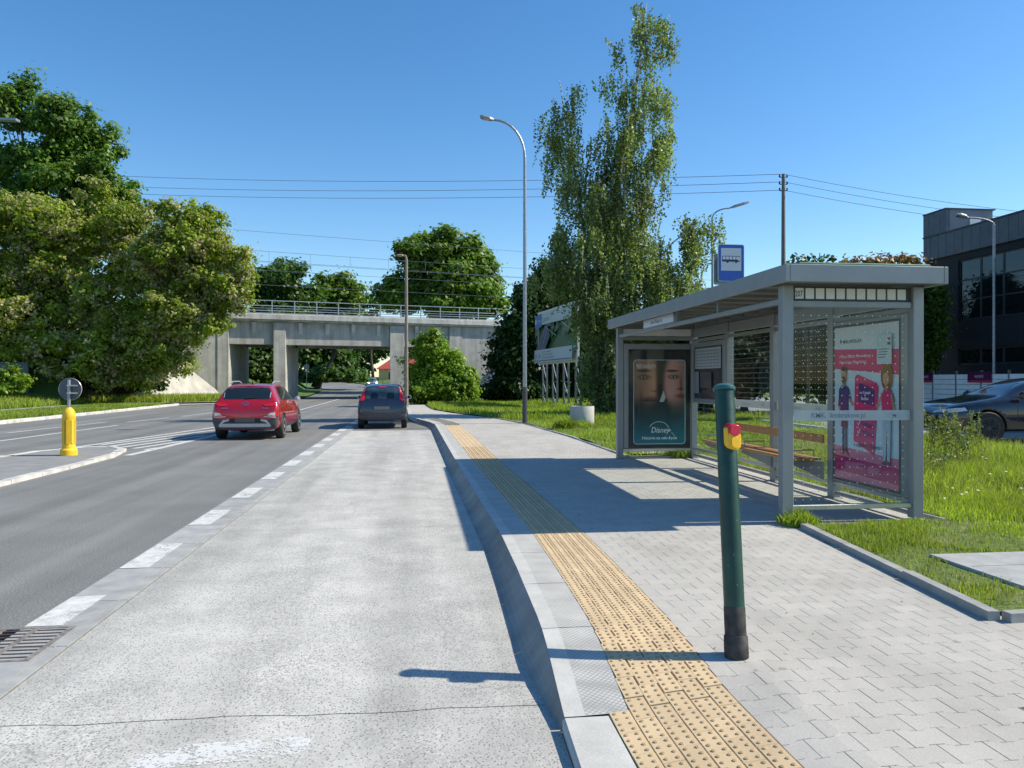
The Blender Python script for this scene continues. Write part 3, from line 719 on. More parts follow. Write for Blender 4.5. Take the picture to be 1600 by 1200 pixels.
# railing posts and rails
s_ = bu(352)[0]; k = 0
while s_ < sEnd-1:
    q = MB().bbox(s_-.035, s_+.035, -.36, -.28, ZD-.05, ZD+1.12, b=.008); q.V = [BP(v.x, v.y, v.z) for v in q.V]; q.build('railing_post', M['alum'], bridge); s_ += 1.78
for z in (ZD+.3, ZD+.7, ZD+1.12):
    q = MB().box(bu(340)[0], sEnd-1, -.35, -.30, z-.03, z+.03); q.V = [BP(v.x, v.y, v.z) for v in q.V]; q.build('rail', M['alum'], bridge)
for z in (ZD+.7, ZD+1.12):
    q = MB().box(bu(340)[0], sEnd-1, DEP-.5, DEP-.45, z-.025, z+.025); q.V = [BP(v.x, v.y, v.z) for v in q.V]; q.build('rail', M['galv'], bridge)
# catenary masts stand clear of view; contact wires run above the deck
def wire(p, q, sag, r=.012, n=24):
    p = Vector(p); q = Vector(q); return [p.lerp(q, i/n)-Vector((0,0,sag*4*(i/n)*(1-i/n))) for i in range(n+1)]
cw = thing('overhead_line', 'thin overhead railway wires strung above the bridge', 'overhead wires', tuple(BP(0, 2, ZD)))
for bk, z0, sg in ((2, ZD+7.3, .25), (2, ZD+5.6, .15), (4.5, ZD+5.1, .2), (4.5, ZD+4.3, .1), (6, ZD+3.2, .1), (2.2, ZD+4.7, .05)):
    MB().tube(wire(BP(-24, bk, z0+.2), BP(48, bk, z0-.35), sg), .014, 4).build('wire', M['whitewire'], cw)
for i in range(12):
    sx = -12+i*3.4; MB().tube([BP(sx, 2, ZD+5.50-.01*i), BP(sx, 2.1, ZD+4.62)], .012, 4).build('dropper', M['whitewire'], cw)
# paved slopes and embankments
def tri(name, P, F, mat, kind='structure'): return tag(MB().add(P, F).build(name, mat), kind=kind)
gz = .55
pA = BP(bu(346)[0], -.02, gz); pB = BP(bu(250)[0], -.02, bz(250, 540)); pC = BP(bu(346)[0]-1.2, -5.0, .05); pD = BP(bu(150)[0], -.02, ZD-.2); pE = W(205, 616, 56); pE.z = .3; pF = W(80, 612, 55); pF.z = .5
tri('paved_slope', [pA, pB, pD, pE, pF, pC], [(0, 5, 3, 1), (1, 3, 4, 2)], M['slope'])
qA = BP(bu(738)[0], -.02, .4); qB = BP(bu(800)[0], -.02, bz(800, 545)); qC = BP(bu(900)[0], -.02, ZD-.3); qD = W(800, 618, 56); qE = W(960, 612, 56)
tri('paved_slope_right', [qA, qD, qB, qE, qC], [(0, 1, 2), (1, 3, 4, 2)], M['slope'])
tri('railway_embankment', [BP(sBeg+.5, 0, ZD-.3), BP(sBeg-160, 0, ZD-.3), BP(sBeg-160, -11, 0), BP(sBeg+.5, -9, 0), BP(sBeg+.5, DEP, ZD-.3), BP(sBeg-160, DEP, ZD-.3), BP(sBeg-160, 20, 0), BP(sL-.5, 16, 0), BP(sL-.5, DEP, ZD-.3)],
    [(0,1,2,3), (0,4,5,1), (4,8,7,6,5)], M['grassfar'])
tri('railway_embankment', [BP(sEnd-9, 0, ZD-.3), BP(sEnd+160, 0, ZD-.3), BP(sEnd+160, -9, 0), BP(sEnd-9, -9, 0), BP(sR+1, DEP, ZD-.3), BP(sEnd+160, DEP, ZD-.3), BP(sEnd+160, 20, 0), BP(sR+1, 16, 0)],
    [(3,2,1,0), (0,1,5,4), (4,5,6,7)], M['grassfar'])
# grass bank left of the road beyond the bridge, and verge on the right
bnk = MB(); ysb = [70, 78, 86, 95, 107, 120, 132, 145, 160, 175]; V = []
for y in ysb:
    for dx, z in ((0, .12), (-1.4, .14), (-2.0, .2), (-4, 1.6), (-8, 3.4), (-16, 4.2), (-40, 4.5)): V.append((interp(y, LB)+dx, y, z*(min(1, (y-66)/10))+road_z(0, y)))
bnk.add(V, [(j*7+i, j*7+i+1, (j+1)*7+i+1, (j+1)*7+i) for j in range(len(ysb)-1) for i in range(6)]).build('grass_bank', M['grassfar'], kind='structure')
V = []
for y in ysb:
    for dx, z in ((0, .12), (1.6, .14), (4, .5), (12, 1.2), (40, 1.5)): V.append((interp(y, RB)+dx, y, z+road_z(0, y)))
MB().add(V, [(j*5+i, j*5+i+1, (j+1)*5+i+1, (j+1)*5+i) for j in range(len(ysb)-1) for i in range(4)]).build('grass_bank', M['grassfar'], kind='structure')
# ================================================================== BUS SHELTER
X0, X1, YN, YF, ZP = 3.775, 5.215, 7.52, 14.08, .16
sh = thing('bus_shelter', 'grey metal and glass bus shelter with flat roof on the pavement', 'bus shelter', (4.5, 10.8, ZP))
for nm, x, y in (('n', X0, YN), ('n', X1, YN), ('f', X0, YF), ('f', X1, YF), ('b', X1, 9.12), ('b', X1, 10.72), ('b', X1, 12.40)):
    hw = .058
    mb = MB().bbox(x-hw, x+hw, y-hw, y+hw, ZP-.02 if nm != 'n' or x < 4 else .19, 2.62, b=.008)
    mb.bbox(x-hw-.02, x+hw+.02, y-hw-.02, y+hw+.02, ZP-.02, ZP+.012, b=.003); mb.build('post', M['steel'], sh)
# roof: fascia ring, sheet, ribs, green top panel
RX0, RX1, RY0, RY1 = 3.60, 5.335, 7.17, 14.28
roof = MB().bbox(RX0, RX0+.045, RY0, RY1, 2.612, 2.787, b=.006).bbox(RX1-.045, RX1, RY0, RY1, 2.612, 2.787, b=.006)
roof.bbox(RX0+.046, RX1-.046, RY0, RY0+.045, 2.612, 2.787, b=.006).bbox(RX0+.046, RX1-.046, RY1-.045, RY1, 2.612, 2.787, b=.006)
rf = roof.build('roof', M['steel'], sh)
MB().box(RX0+.046, RX1-.046, RY0+.046, RY1-.046, 2.715, 2.745).build('roof_panel', M['roofunder'], sh)
y = RY0+.4
while y < RY1-.2:
    MB().box(RX0+.047, RX1-.047, y, y+.035, 2.675, 2.714).build('roof_rib', M['steel'], sh); y += .55
MB().bbox(3.80, 5.24, 7.30, 14.1, 2.79, 2.83, b=.012).build('green_roof_panel', M['greenroof'], sh)
# beams
MB().bbox(X0-.03, X0+.03, YN+.06, YF-.06, 2.435, 2.49, b=.006).build('front_beam', M['steel'], sh)
for y in (9.3, 10.85, 12.45): MB().box(X0-.02, X0+.02, y-.02, y+.02, 2.491, 2.715).build('hanger', M['steel'], sh)
MB().bbox(X1-.03, X1+.03, YN+.06, YF-.06, 2.445, 2.61, b=.006).build('rear_beam', M['steel'], sh)
for a, b_ in ((YN, 9.12), (9.12, 10.72), (10.72, 12.40), (12.40, YF)):
    MB().bbox(X1-.028, X1+.028, a+.06, b_-.06, 2.36, 2.415, b=.005).build('cross_bar', M['steel'], sh)
    MB().bbox(X1-.028, X1+.028, a+.06, b_-.06, .325, .375, b=.005).build('cross_bar', M['alum'], sh)
    MB().bbox(X1-.02, X1+.02, a+.06, b_-.06, .215, .25, b=.005).build('cross_bar', M['steel'], sh)
for y, tag_ in ((YN, 0), (YF, 1)):
    MB().bbox(X0+.06, X1-.06, y-.03, y+.03, 2.395, 2.46, b=.005).build('cross_bar', M['steel'], sh)
    MB().bbox(X0+.06, X1-.06, y-.03, y+.03, .30, .35, b=.005).build('cross_bar', M['alum'], sh)
MB().bbox(X0+.06, X1-.06, YF-.02, YF+.02, .17, .2, b=.005).build('cross_bar', M['steel'], sh)
# near header: route number cells
hd = MB().box(X0+.06, X1-.06, YN-.01, YN+.015, 2.461, 2.61).build('header_frame', M['clad'], sh)
cw_ = (X1-X0-.17)/11.2
for i in range(11):
    x = X0+.085+i*cw_
    MB().box(x+.008, x+cw_-.014, YN-.018, YN-.0105, 2.482, 2.592).build('number_cell', M['white'], hd)
pr = Print((X0+.085, YN-.0185, 2.0), (1,0,0), (0,0,1), (0,-1,0)); pr.text('207', .047, .503, .088, (.02,.03,.09), 'CENTER', .001, sx=.62); pr.build('route_number', M['print'], hd)
MB().box(X0+.06, X1-.06, YF-.015, YF+.012, 2.47, 2.60).build('header_panel', M['white'], sh)
# stop name sign hung on the front beam
ns = MB().bbox(X0-.035, X0+.02, 10.90, 12.45, 2.492, 2.640, b=.006).build('name_sign', M['steel'], sh)
pr = Print((X0-.036, 12.43, 2.505), (0,-1,0), (0,0,1), (-1,0,0)); pr.rect(.01, .0, 1.5, .122, (.62,.66,.74)); pr.text('Siewna Wiadukt  nż', .40, .036, .085, (.02,.025,.06), 'LEFT', .0008, sx=.82); pr.build('stop_name', M['print'], ns)
# glass panes, printed dots and bands
def pane(axis, c, a, b_, z0, z1, dots=True, band=None, pitch=.07, dz=.075, lab=None, face=-1):
    if axis == 'x': mb = MB().box(c-.005, c+.005, a, b_, z0, z1)
    else: mb = MB().box(a, b_, c-.005, c+.005, z0, z1)
    o = mb.build('glass_pane', M['pane'], sh)
    if dots:
        mb = MB(); nx = int((b_-a-.06)/pitch); nz = int((z1-z0-.06)/dz); r = .0066
        for i in range(nx+1):
            for j in range(nz+1):
                if axis == 'y' and band and i % 1 == 0 and False: pass
                u = a+.04+i*pitch; z = z0+.05+j*dz
                if 1.19 < z < 1.35: continue
                if axis == 'x': V = [(c+face*.0065, u+r*math.cos(t), z+r*math.sin(t)) for t in [k*math.pi/3 for k in range(6)]]
                else: V = [(u+r*math.cos(t), c+face*.0065, z+r*math.sin(t)) for t in [k*math.pi/3 for k in range(6)]]
                mb.add(V, [tuple(range(6))])
        mb.build('printed_dots', M['white'], o, kind='stuff')
    if axis == 'x': bd = MB().box(c-.0075, c+.0075, a+.002, b_-.002, 1.21, 1.325)
    else: bd = MB().box(a+.002, b_-.002, c-.0075, c+.0075, 1.22, 1.325)
    bd.build('printed_band', M['bandw'] if axis == 'x' else M['bandg'], o); return o
M['bandw'] = plain('cream_film', (.62,.61,.52), .6, var=.04); M['bandg'] = pane_mat('milky_film', (.45,.50,.50), 1.5)
m_, n_, l_, b_n = new_mat('milky_band'); b_n.inputs['Base Color'].default_value = (.50,.56,.58,1); b_n.inputs['Roughness'].default_value = .4; b_n.inputs['Alpha'].default_value = .75; M['bandg'] = m_
op = pane('y', YN, X0+.062, X1-.062, .352, 2.393, pitch=.085, dz=.083)
for a, b_ in ((9.12, 10.72), (10.72, 12.40)): pane('x', X1, a+.062, b_-.062, .377, 2.358, pitch=.068, dz=.078)
pane('x', X1, 12.46, YF-.062, .377, 1.20, pitch=.068, dz=.078)
pr = Print((X0+.06, YN-.0080, 1.22), (1,0,0), (0,0,1), (0,-1,0))
for t, x in (('KMK', .21), ('kmkrakow.pl', .42), ('KMK', 1.06)): pr.text(t, x, .03, .075, (.16,.22,.26) if x < 1 else (.36,.42,.46), 'LEFT', .001)
pr.build('band_lettering', M['print'], op)
pr = Print((X1-.0080, 12.34, 1.21), (0,-1,0), (0,0,1), (-1,0,0))
for t, x in (('KMK', .1), ('kmkrakow.pl', .48), ('KMK', 1.18), ('KMK', 1.82), ('kmkrakow.pl', 2.1), ('KMK', 2.8)): pr.text(t, x, .035, .06, (.42,.42,.37), 'LEFT')
pr.build('band_lettering', M['print'], op)
# ---- poster case on the rear wall at the near end, facing into the shelter
def frame(mbargs, nm, mat, parent): pass
PY0, PY1, PZ0, PZ1 = 7.72, 9.02, .44, 2.28
cs_ = MB().bbox(X1-.05, X1+.07, 7.60, 9.055, .38, 2.36, b=.012).build('poster_case', M['steel'], sh)
pr = Print((X1-.0525, PY1, PZ0), (0,-1,0), (0,0,1), (-1,0,0), .0006); Wd, Hd = PY1-PY0, PZ1-PZ0
pr.rect(-.03, -.03, Wd+.03, Hd+.03, (.06,.07,.07)); pr.rect(.02, 0, Wd, Hd, (.52,.66,.72))
mag = (.62,.03,.16)
pr.rect(.02, Hd-.26, Wd, Hd, (.62,.68,.70)); pr.poly([(.02, Hd-.50), (Wd, Hd-.58), (Wd, Hd-.30), (.02, Hd-.26)], mag)
pr.poly([(.02, .40), (Wd, .34), (Wd, 0), (.02, 0)], (.66,.18,.27)); pr.poly([(.02, .28), (Wd, .24), (Wd, .06), (.02, .10)], (.48,.02,.14))
pr.poly([(.14, Hd-.175), (.16, Hd-.13), (.18, Hd-.175), (.165, Hd-.20)], (.10,.12,.16)); pr.text('MAŁOPOLSKA', .21, Hd-.195, .062, (.10,.12,.16), 'LEFT', .0006)
pr.text('X edycja Budżetu Obywatelskiego', .13, Hd-.37, .052, (.85,.80,.82), sx=.92); pr.text('Województwa Małopolskiego', .13, Hd-.44, .052, (.85,.80,.82), sx=.92)
# phone card
pr.poly([(.44, .38+.10), (.86, .32+.02), (.94, 1.12), (.90, 1.17), (.52, 1.27), (.47, 1.24)], mag)
pr.poly([(.54, .95), (.86, .90), (.87, 1.09), (.56, 1.17)], (.03,.03,.16)); pr.text('na 10 zadań', .57, 1.04, .045, (.8,.8,.85), bold=.001); pr.text('Budżet', .60, .97, .05, (.8,.8,.85), bold=.001)
for z in (.80, .70, .60): pr.poly([(.60, z+.02), (.84, z-.01), (.84, z-.055), (.60, z-.025)], (.22,.02,.16)); pr.line([(.53, z), (.55, z-.03), (.585, z+.03)], .012, (.9,.85,.88))
skin = (.52,.27,.18)
# cartoon man: navy shirt, dark trousers
pr.rect(.20, .33, .235, .70, (.06,.07,.10)); pr.rect(.265, .33, .30, .70, (.06,.07,.10)); pr.poly([(.15,.30),(.22,.30),(.23,.345),(.20,.345)], (.45,.10,.12)); pr.poly([(.27,.345),(.30,.345),(.35,.29),(.29,.30)], (.45,.10,.12))
pr.rect(.185, .62, .31, .82, (.16,.04,.06)); pr.poly([(.17,.78),(.33,.78),(.33,1.04),(.36,.96),(.39,.98),(.34,1.11),(.27,1.14),(.21,1.14),(.14,1.09),(.12,.88),(.16,.88),(.17,.98)], (.04,.045,.16))
pr.line([(.14,.88),(.19,.76)], .03, skin); pr.line([(.37,.97),(.44,.90)], .03, skin); pr.rect(.225, 1.12, .265, 1.18, skin); pr.ell(.245, 1.25, .055, .085, skin); pr.ell(.245, 1.205, .048, .045, (.14,.05,.03)); pr.poly([(.185,1.28),(.19,1.35),(.25,1.37),(.305,1.34),(.305,1.28),(.285,1.31),(.21,1.31)], (.05,.03,.025))
# cartoon woman: pink top, jeans
pr.poly([(1.04,.29),(1.09,.29),(1.12,.80),(1.04,.80)], (.38,.50,.58)); pr.poly([(1.12,.29),(1.17,.29),(1.19,.80),(1.11,.80)], (.38,.50,.58)); pr.poly([(1.01,.26),(1.08,.26),(1.09,.30),(1.05,.30)], (.10,.10,.12)); pr.poly([(1.12,.30),(1.16,.30),(1.20,.26),(1.13,.26)], (.10,.10,.12))
pr.ell(1.11, 1.24, .105, .15, (.22,.10,.04)); pr.poly([(1.03,.78),(1.20,.78),(1.21,1.02),(1.18,1.10),(1.06,1.10),(1.02,1.02)], mag); pr.line([(1.03,1.06),(.97,.95),(.92,.90)], .03, skin); pr.line([(1.20,1.05),(1.24,.90),(1.23,.80)], .03, skin); pr.rect(1.09, 1.08, 1.13, 1.16, skin); pr.ell(1.105, 1.22, .055, .08, skin)
pr.poly([(1.05,1.27),(1.08,1.34),(1.15,1.33),(1.17,1.22),(1.13,1.29)], (.22,.10,.04))
pr.text('6 maja — 15 czerwca', .48, .42, .062, (.03,.06,.12), bold=.0012, sx=.95)
for k in range(5): pr.rect(.30, .22-.014*k, .30+.40-.05*(k%3), .224-.014*k, (.72,.35,.48)); pr.rect(.78, .20-.014*k, 1.0-.03*(k%2), .204-.014*k, (.72,.35,.48))
# taped sheet
pr.rect(.95, Hd-.46, 1.22, Hd-.13, (.50,.62,.62)); 
for k in range(4): pr.rect(.98, Hd-.30-.03*k, 1.17-.02*k, Hd-.29-.03*k, (.12,.18,.2))
pr.rect(1.15, Hd-.20, 1.20, Hd-.17, (.5,.04,.15)); pr.rect(1.15, Hd-.25, 1.20, Hd-.22, (.03,.08,.25))
pr.build('poster', M['printg'], cs_)
# ---- lit-case poster on the far end wall, facing the viewer
FX0, FX1, FZ0, FZ1 = 3.93, 5.13, .36, 2.22
fc = MB().bbox(X0+.062, X1-.062, YF-.05, YF+.09, .352, 2.33, b=.012).build('poster_case', M['steel'], sh)
pr = Print((FX0, YF-.0525, FZ0), (1,0,0), (0,0,1), (0,-1,0), .0006); Wd, Hd = FX1-FX0, FZ1-FZ0
pr.rect(0, 0, Wd, Hd, (.012,.016,.024))
ix0, ix1, iz0, iz1 = .10, Wd-.10, .08, Hd-.20
def sm(a, b_, x): t = min(1, max(0, (x-a)/(b_-a))); return t*t*(3-2*t)
def blob(x, y, cx, cy, rx, ry, s_=.5): d = math.hypot((x-cx)/rx, (y-cy)/ry); return 1-sm(1-s_, 1+s_, d)
def faces(x, y):
    """two cropped faces side by side over a dark teal lower half"""
    bgc = np.array([.010,.018,.022]); c = bgc
    tealf = 1-sm(.0, .42, y); c = c*(1-tealf)+np.array([.005,.10,.13])*tealf
    lf = blob(x, y, .20, .76, .27, .36, .3); skl = np.array([.46,.23,.14])*(.60+.6*sm(.0, .42, x)*(1-sm(.40,.5,x)))
    c = c*(1-lf)+skl*lf
    rf_ = blob(x, y, .86, .74, .27, .36, .25); skr = np.array([.62,.34,.28])*(1.05-.45*sm(.75, 1.0, x)); c = c*(1-rf_)+skr*rf_
    dk = np.array([.015,.010,.010])
    for (cx, cy, rx, ry, s_, a) in ((.20,.795,.12,.028,.7,.9),(.20,.870,.14,.016,.5,.95),(.40,.63,.055,.012,.7,.8),(.30,.52,.16,.018,.6,.85),(.78,.80,.10,.026,.7,.9),(.75,.87,.12,.015,.5,.9),(.92,.70,.022,.11,.9,.6),(.91,.655,.06,.014,.7,.7),(.93,.57,.12,.022,.6,.0),(.51,.84,.07,.26,.6,.95),(.14,.52,.04,.10,.9,.5)):
        k = blob(x, y, cx, cy, rx, ry, s_)*a; c = c*(1-k)+dk*k
    k = blob(x, y, .93, .57, .12, .025, .6)*.8; c = c*(1-k)+np.array([.20,.02,.03])*k
    k = blob(x, y, .30, .545, .14, .022, .6)*.6; c = c*(1-k)+np.array([.17,.05,.035])*k
    for cx, cy in ((.19,.795),(.77,.80)):
        k = blob(x, y, cx, cy, .045, .015, .4); c = c*(1-k)+np.array([.50,.46,.44])*k
        k = blob(x, y, cx, cy, .020, .016, .3); c = c*(1-k)+dk*k
    k = blob(x, y, .385, .68, .03, .09, .9)*.5; c = c*(1-k)+np.array([.60,.33,.2])*k
    k = (1-sm(.42, .60, y)); c = c*(1-k*.9)+(np.array([.006,.03,.045])+np.array([.0,.13,.16])*tealf)*k*.9
    return tuple(c)
pr.grid(ix0, iz0, ix1, iz1, 66, 100, faces)
fx = lambda t: ix0+(ix1-ix0)*t; fz = lambda t: iz0+(iz1-iz0)*t
pr.poly([(fx(.50), fz(.50)), (fx(.64), fz(.50)), (fx(.58), fz(.64))], (.55,.56,.55)); pr.poly([(fx(.585), fz(.50)), (fx(.66), fz(.50)), (fx(.63), fz(.56))], (.03,.05,.06))
rr = .06; rim = []
for (cx, cz, a0) in ((ix1-rr, iz1-rr, 0), (ix0+rr, iz1-rr, 90), (ix0+rr, iz0+rr, 180), (ix1-rr, iz0+rr, 270)):
    rim += [(cx+rr*math.cos(R(a0+k*15)), cz+rr*math.sin(R(a0+k*15))) for k in range(7)]
rim.append(rim[0]); pr.line(rim, .013, (.30,.62,.68))
pr.text('TESTAMENTY', fx(.05), fz(.90), .10, (.75,.74,.72), bold=.0012, sx=.62)
pr.text('Disney', fx(.33), fz(.135), .145, (.72,.82,.85), bold=.001, shear=.25, sx=.9); pr.text('+', fx(.66), fz(.135), .12, (.72,.82,.85), bold=.001)
pr.line([(fx(.42)+.0+.19*math.cos(R(t))+.07, fz(.15)+.15*math.sin(R(t))+.03) for t in range(160, 0, -10)], .010, (.60,.80,.84)); pr.line([(fx(.73), fz(.14)), (fx(.80), fz(.09))], .008, (.6,.8,.84))
pr.text('Historie na całe życie', fx(.5), fz(.055), .078, (.72,.82,.85), 'CENTER', .0008); pr.text('18+ HD', fx(.84), fz(.935), .035, (.5,.5,.5), 'LEFT')
pr.build('poster', M['print'], fc)
MB().box(FX0, FX1, YF-.062, YF-.059, FZ0, FZ1).build('glass_pane', M['pane2'], fc)
# ---- timetable case on the rear wall, far bay
tc = MB().bbox(X1-.045, X1+.05, 12.50, 13.98, 1.22, 2.34, b=.01).build('timetable_case', M['steel'], sh)
pr = Print((X1-.047, 13.90, 1.30), (0,-1,0), (0,0,1), (-1,0,0)); pr.rect(0, 0, 1.32, .95, (.04,.05,.06)); pr.rect(.04, .55, 1.26, .92, (.42,.46,.48))
for i in range(8):
    for j in range(6): pr.rect(.07+i*.15, .58+j*.055, .07+i*.15+.11, .60+j*.055, (.22,.25,.28))
pr.rect(.06, .10, .30, .50, (.20,.24,.28)); pr.rect(.36, .2, .9, .48, (.07,.08,.09)); pr.build('timetable', M['printg'], tc)
# ---- bench along the rear wall
for nm, y, in (('bracket', 12.15), ('bracket', 10.72), ('bracket', 9.30)):
    mb = MB(); prof = [(X1-.04, .60), (X1-.50, .62), (X1-.52, .585), (X1-.33, .50), (X1-.04, .36)]
    V = [(x, y-.02, z) for x, z in prof]+[(x, y+.02, z) for x, z in prof]; k = len(prof)
    mb.add(V, [tuple(range(k)), tuple(range(2*k-1, k-1, -1))]+[(i, k+i, k+(i+1)%k, (i+1)%k) for i in range(k)]).build('bench_bracket', M['steel'], sh)
    mb = MB().tube([(X1-.47, y, .66), (X1-.47, y, .745), (X1-.17, y, .745), (X1-.17, y, .66)], .012, 6).build('arm_hoop', M['steel'], sh)
for x0 in (X1-.52, X1-.38, X1-.24): MB().bbox(x0, x0+.115, 9.18, 12.30, .622, .655, b=.008).build('seat_slat', M['wood'], sh)
MB().bbox(X1-.115, X1-.085, 9.18, 12.30, .84, .95, b=.008).build('backrest_slat', M['wood'], sh)
# ---- bus stop plate on its own mast behind the shelter
st = thing('bus_stop_sign', 'blue bus stop sign with bus pictogram standing above the shelter roof', 'bus stop sign', (5.18, 12.25, 2.83))
MB().tube([(5.18, 12.25, 2.832), (5.18, 12.25, 3.86)], .03, 10).build('pole', M['galv'], st)
def rrect(w_, h_, r_, n_=5):
    P = []
    for cx, cz, a0 in ((w_/2-r_, h_/2-r_, 0), (-w_/2+r_, h_/2-r_, 90), (-w_/2+r_, -h_/2+r_, 180), (w_/2-r_, -h_/2+r_, 270)):
        P += [(cx+r_*math.cos(R(a0+90*k/n_)), cz+r_*math.sin(R(a0+90*k/n_))) for k in range(n_+1)]
    return P
def plate(name, P, c, y0, y1, mat, parent):
    k = len(P); V = [(c[0]+x, y0, c[2]+z) for x, z in P]+[(c[0]+x, y1, c[2]+z) for x, z in P]
    return MB().add(V, [tuple(range(k-1, -1, -1)), tuple(range(k, 2*k))]+[(i, (i+1)%k, k+(i+1)%k, k+i) for i in range(k)][::1]).build(name, mat, parent)
sc = (5.165, 12.2, 3.585)
pa = plate('sign_plate', rrect(.455, .615, .035), sc, 12.195, 12.205, M['white'], st)
plate('sign_backing', rrect(.50, .52, .03), (5.15, 0, 3.49), 12.282, 12.292, M['galv'], st)
pr = Print((sc[0], 12.1945, sc[2]), (1,0,0), (0,0,1), (0,-1,0)); pr.poly(rrect(.44, .60, .03), (.012,.075,.40)); pr.rect(-.175, -.13, .175, .245, (.50,.52,.60))
pr.rect(-.155, .02, .15, .115, (.015,.02,.06))
for k in range(5): pr.rect(-.145+k*.058, .055, -.145+k*.058+.048, .105, (.58,.58,.68))
pr.poly([(.118,.045),(.146,.035),(.146,.085),(.135,.105),(.118,.105)], (.6,.6,.68)); pr.ell(-.065, .02, .022, .022, (.015,.02,.05)); pr.ell(.085, .02, .022, .022, (.015,.02,.05))
pr.build('bus_pictogram', M['print'], pa)
# ---- green push-button bollard, leaning a little
bo = thing('button_bollard', 'dark green leaning push button post standing on the near pavement', 'bollard', (1.70, 3.94, .155))
lean = Vector((.014*CA+.30*SA, -.014*SA+.30*CA, 1.475)).normalized()
B0 = Vector((1.70, 3.94, .150)); 
bpst = MB(); bpst.lathe([(.0555, .20), (.0555, 1.465), (.0535, 1.473)], B0, 28, lean); o = bpst.build('shaft', M['bollard'], bo); smooth_by_angle(o)
o = MB().lathe([(.062, 1.460), (.064, 1.467), (.062, 1.480), (.035, 1.497), (.0, 1.503)], B0, 28, lean).build('cap', plain('faded_green_cap', (.02,.10,.10), .45, var=.2), bo); smooth_by_angle(o)
o = MB().lathe([(.0565, .115), (.0572, .12), (.0572, .262), (.0562, .266)], B0, 28, lean).build('grimy_band', M['grime'], bo); smooth_by_angle(o)
o = MB().lathe([(.060, -.01), (.0635, .0), (.0645, .05), (.063, .112), (.060, .118)], B0, 28, lean).build('base_sleeve', M['grime'], bo); smooth_by_angle(o)
# button box: rounded yellow body with a red hood on the side towards the stop
ctr = B0+lean*1.198; fd = (Vector((CA, -SA, 0))*.22 - Vector((SA, CA, 0))*.97).normalized(); sd = lean.cross(fd).normalized()
def box_shell(name, P, d0, d1, mat, bev=.008):
    bm = bmesh.new(); vs = [bm.verts.new(ctr+sd*x+lean*z+fd*d0) for x, z in P]; f = bm.faces.new(vs)
    r_ = bmesh.ops.extrude_face_region(bm, geom=[f]); top = [g_ for g_ in r_['geom'] if isinstance(g_, bmesh.types.BMVert)]
    for v in top: v.co += fd*(d1-d0)
    bmesh.ops.recalc_face_normals(bm, faces=bm.faces)
    te = [e for e in bm.edges if all(v in top for v in e.verts)]; bmesh.ops.bevel(bm, geom=te, offset=bev, segments=3, affect='EDGES')
    bm.verts.index_update(); mb = MB().add([v.co.copy() for v in bm.verts], [tuple(v.index for v in f.verts) for f in bm.faces]); bm.free()
    o = mb.build(name, mat, bo); smooth_by_angle(o, 50); return o
body = [(x*.92, z) for x, z in rrect(.088, .145, .040, 6)]
box_shell('button_box', body, .045, .098, M['yellow'])
box_shell('red_hood', [(-.036,.018),(-.014,.004),(.014,.004),(.036,.018),(.037,.060),(.024,.073),(-.024,.073),(-.037,.060)], .046, .106, M['redpl'])
box_shell('push_plate', [(x, z-.028) for x, z in rrect(.052, .066, .024, 5)], .098, .104, M['yellow'], .003)
# ---- traffic island marker post with round sign seen from behind
YB = Vector((-7.33, 17.31, .05)); yb = thing('traffic_marker', 'yellow plastic marker post with grey back of round sign on traffic island', 'marker post', tuple(YB))
mb = MB(); nS = 24; V = []; prof = [(.165, 0), (.165, .11), (.150, .135), (.128, .15), (.128, .20), (.120, .22), (.120, .76), (.128, .78), (.125, .88), (.095, .96), (.055, 1.00), (.05, 1.01)]
o = MB().lathe(prof, YB, 24).build('yellow_sleeve', M['yellow2'], yb); smooth_by_angle(o, 30)
for k in range(8):
    a = k*math.pi/4+.2; c_ = Vector((math.cos(a), math.sin(a), 0)); t_ = Vector((-c_.y, c_.x, 0)); p = YB+c_*.121
    MB().obox(p+Vector((0,0,.24)), p+Vector((0,0,.75)), .052, .016, up=c_).build('rib', M['yellow2'], yb)
    a2 = a+math.pi/8; c2 = Vector((math.cos(a2), math.sin(a2), 0)); p = YB+c2*.1195
    MB().obox(p+Vector((0,0,.25)), p+Vector((0,0,.74)), .034, .006, up=c2).build('ochre_strip', M['ochre'], yb)  # darker ochre strips between the ribs
MB().tube([YB+Vector((0,0,.98)), YB+Vector((0,0,1.60))], .033, 12).build('post', M['galv'], yb)
YV = Vector((-YB.x, -YB.y, 0)).normalized()
M['signback'] = plain('sign_back_grey', (.10,.115,.135), .5, .3, var=.2)
sn = MB().lathe([(.222, .0), (.228, .006), (.222, .012)], YB+Vector((0,0,1.40))-Vector((0,-1,0))*.06, 32, (0,1,0)).build('round_sign', M['signback'], yb)
for dz in (-.085, .075): MB().box(YB.x-.03, YB.x+.16, YB.y-.04, YB.y+.052, YB.z+1.40+dz-.014, YB.z+1.40+dz+.014).build('clamp', M['alum'], yb)
MB().lathe([(.232,-.006),(.236,.0),(.236,.014),(.232,.016),(.222,.010)], YB+Vector((0,.055,1.40)), 32, (0,1,0), caps=False).build('sign_rim', M['silver'], yb)
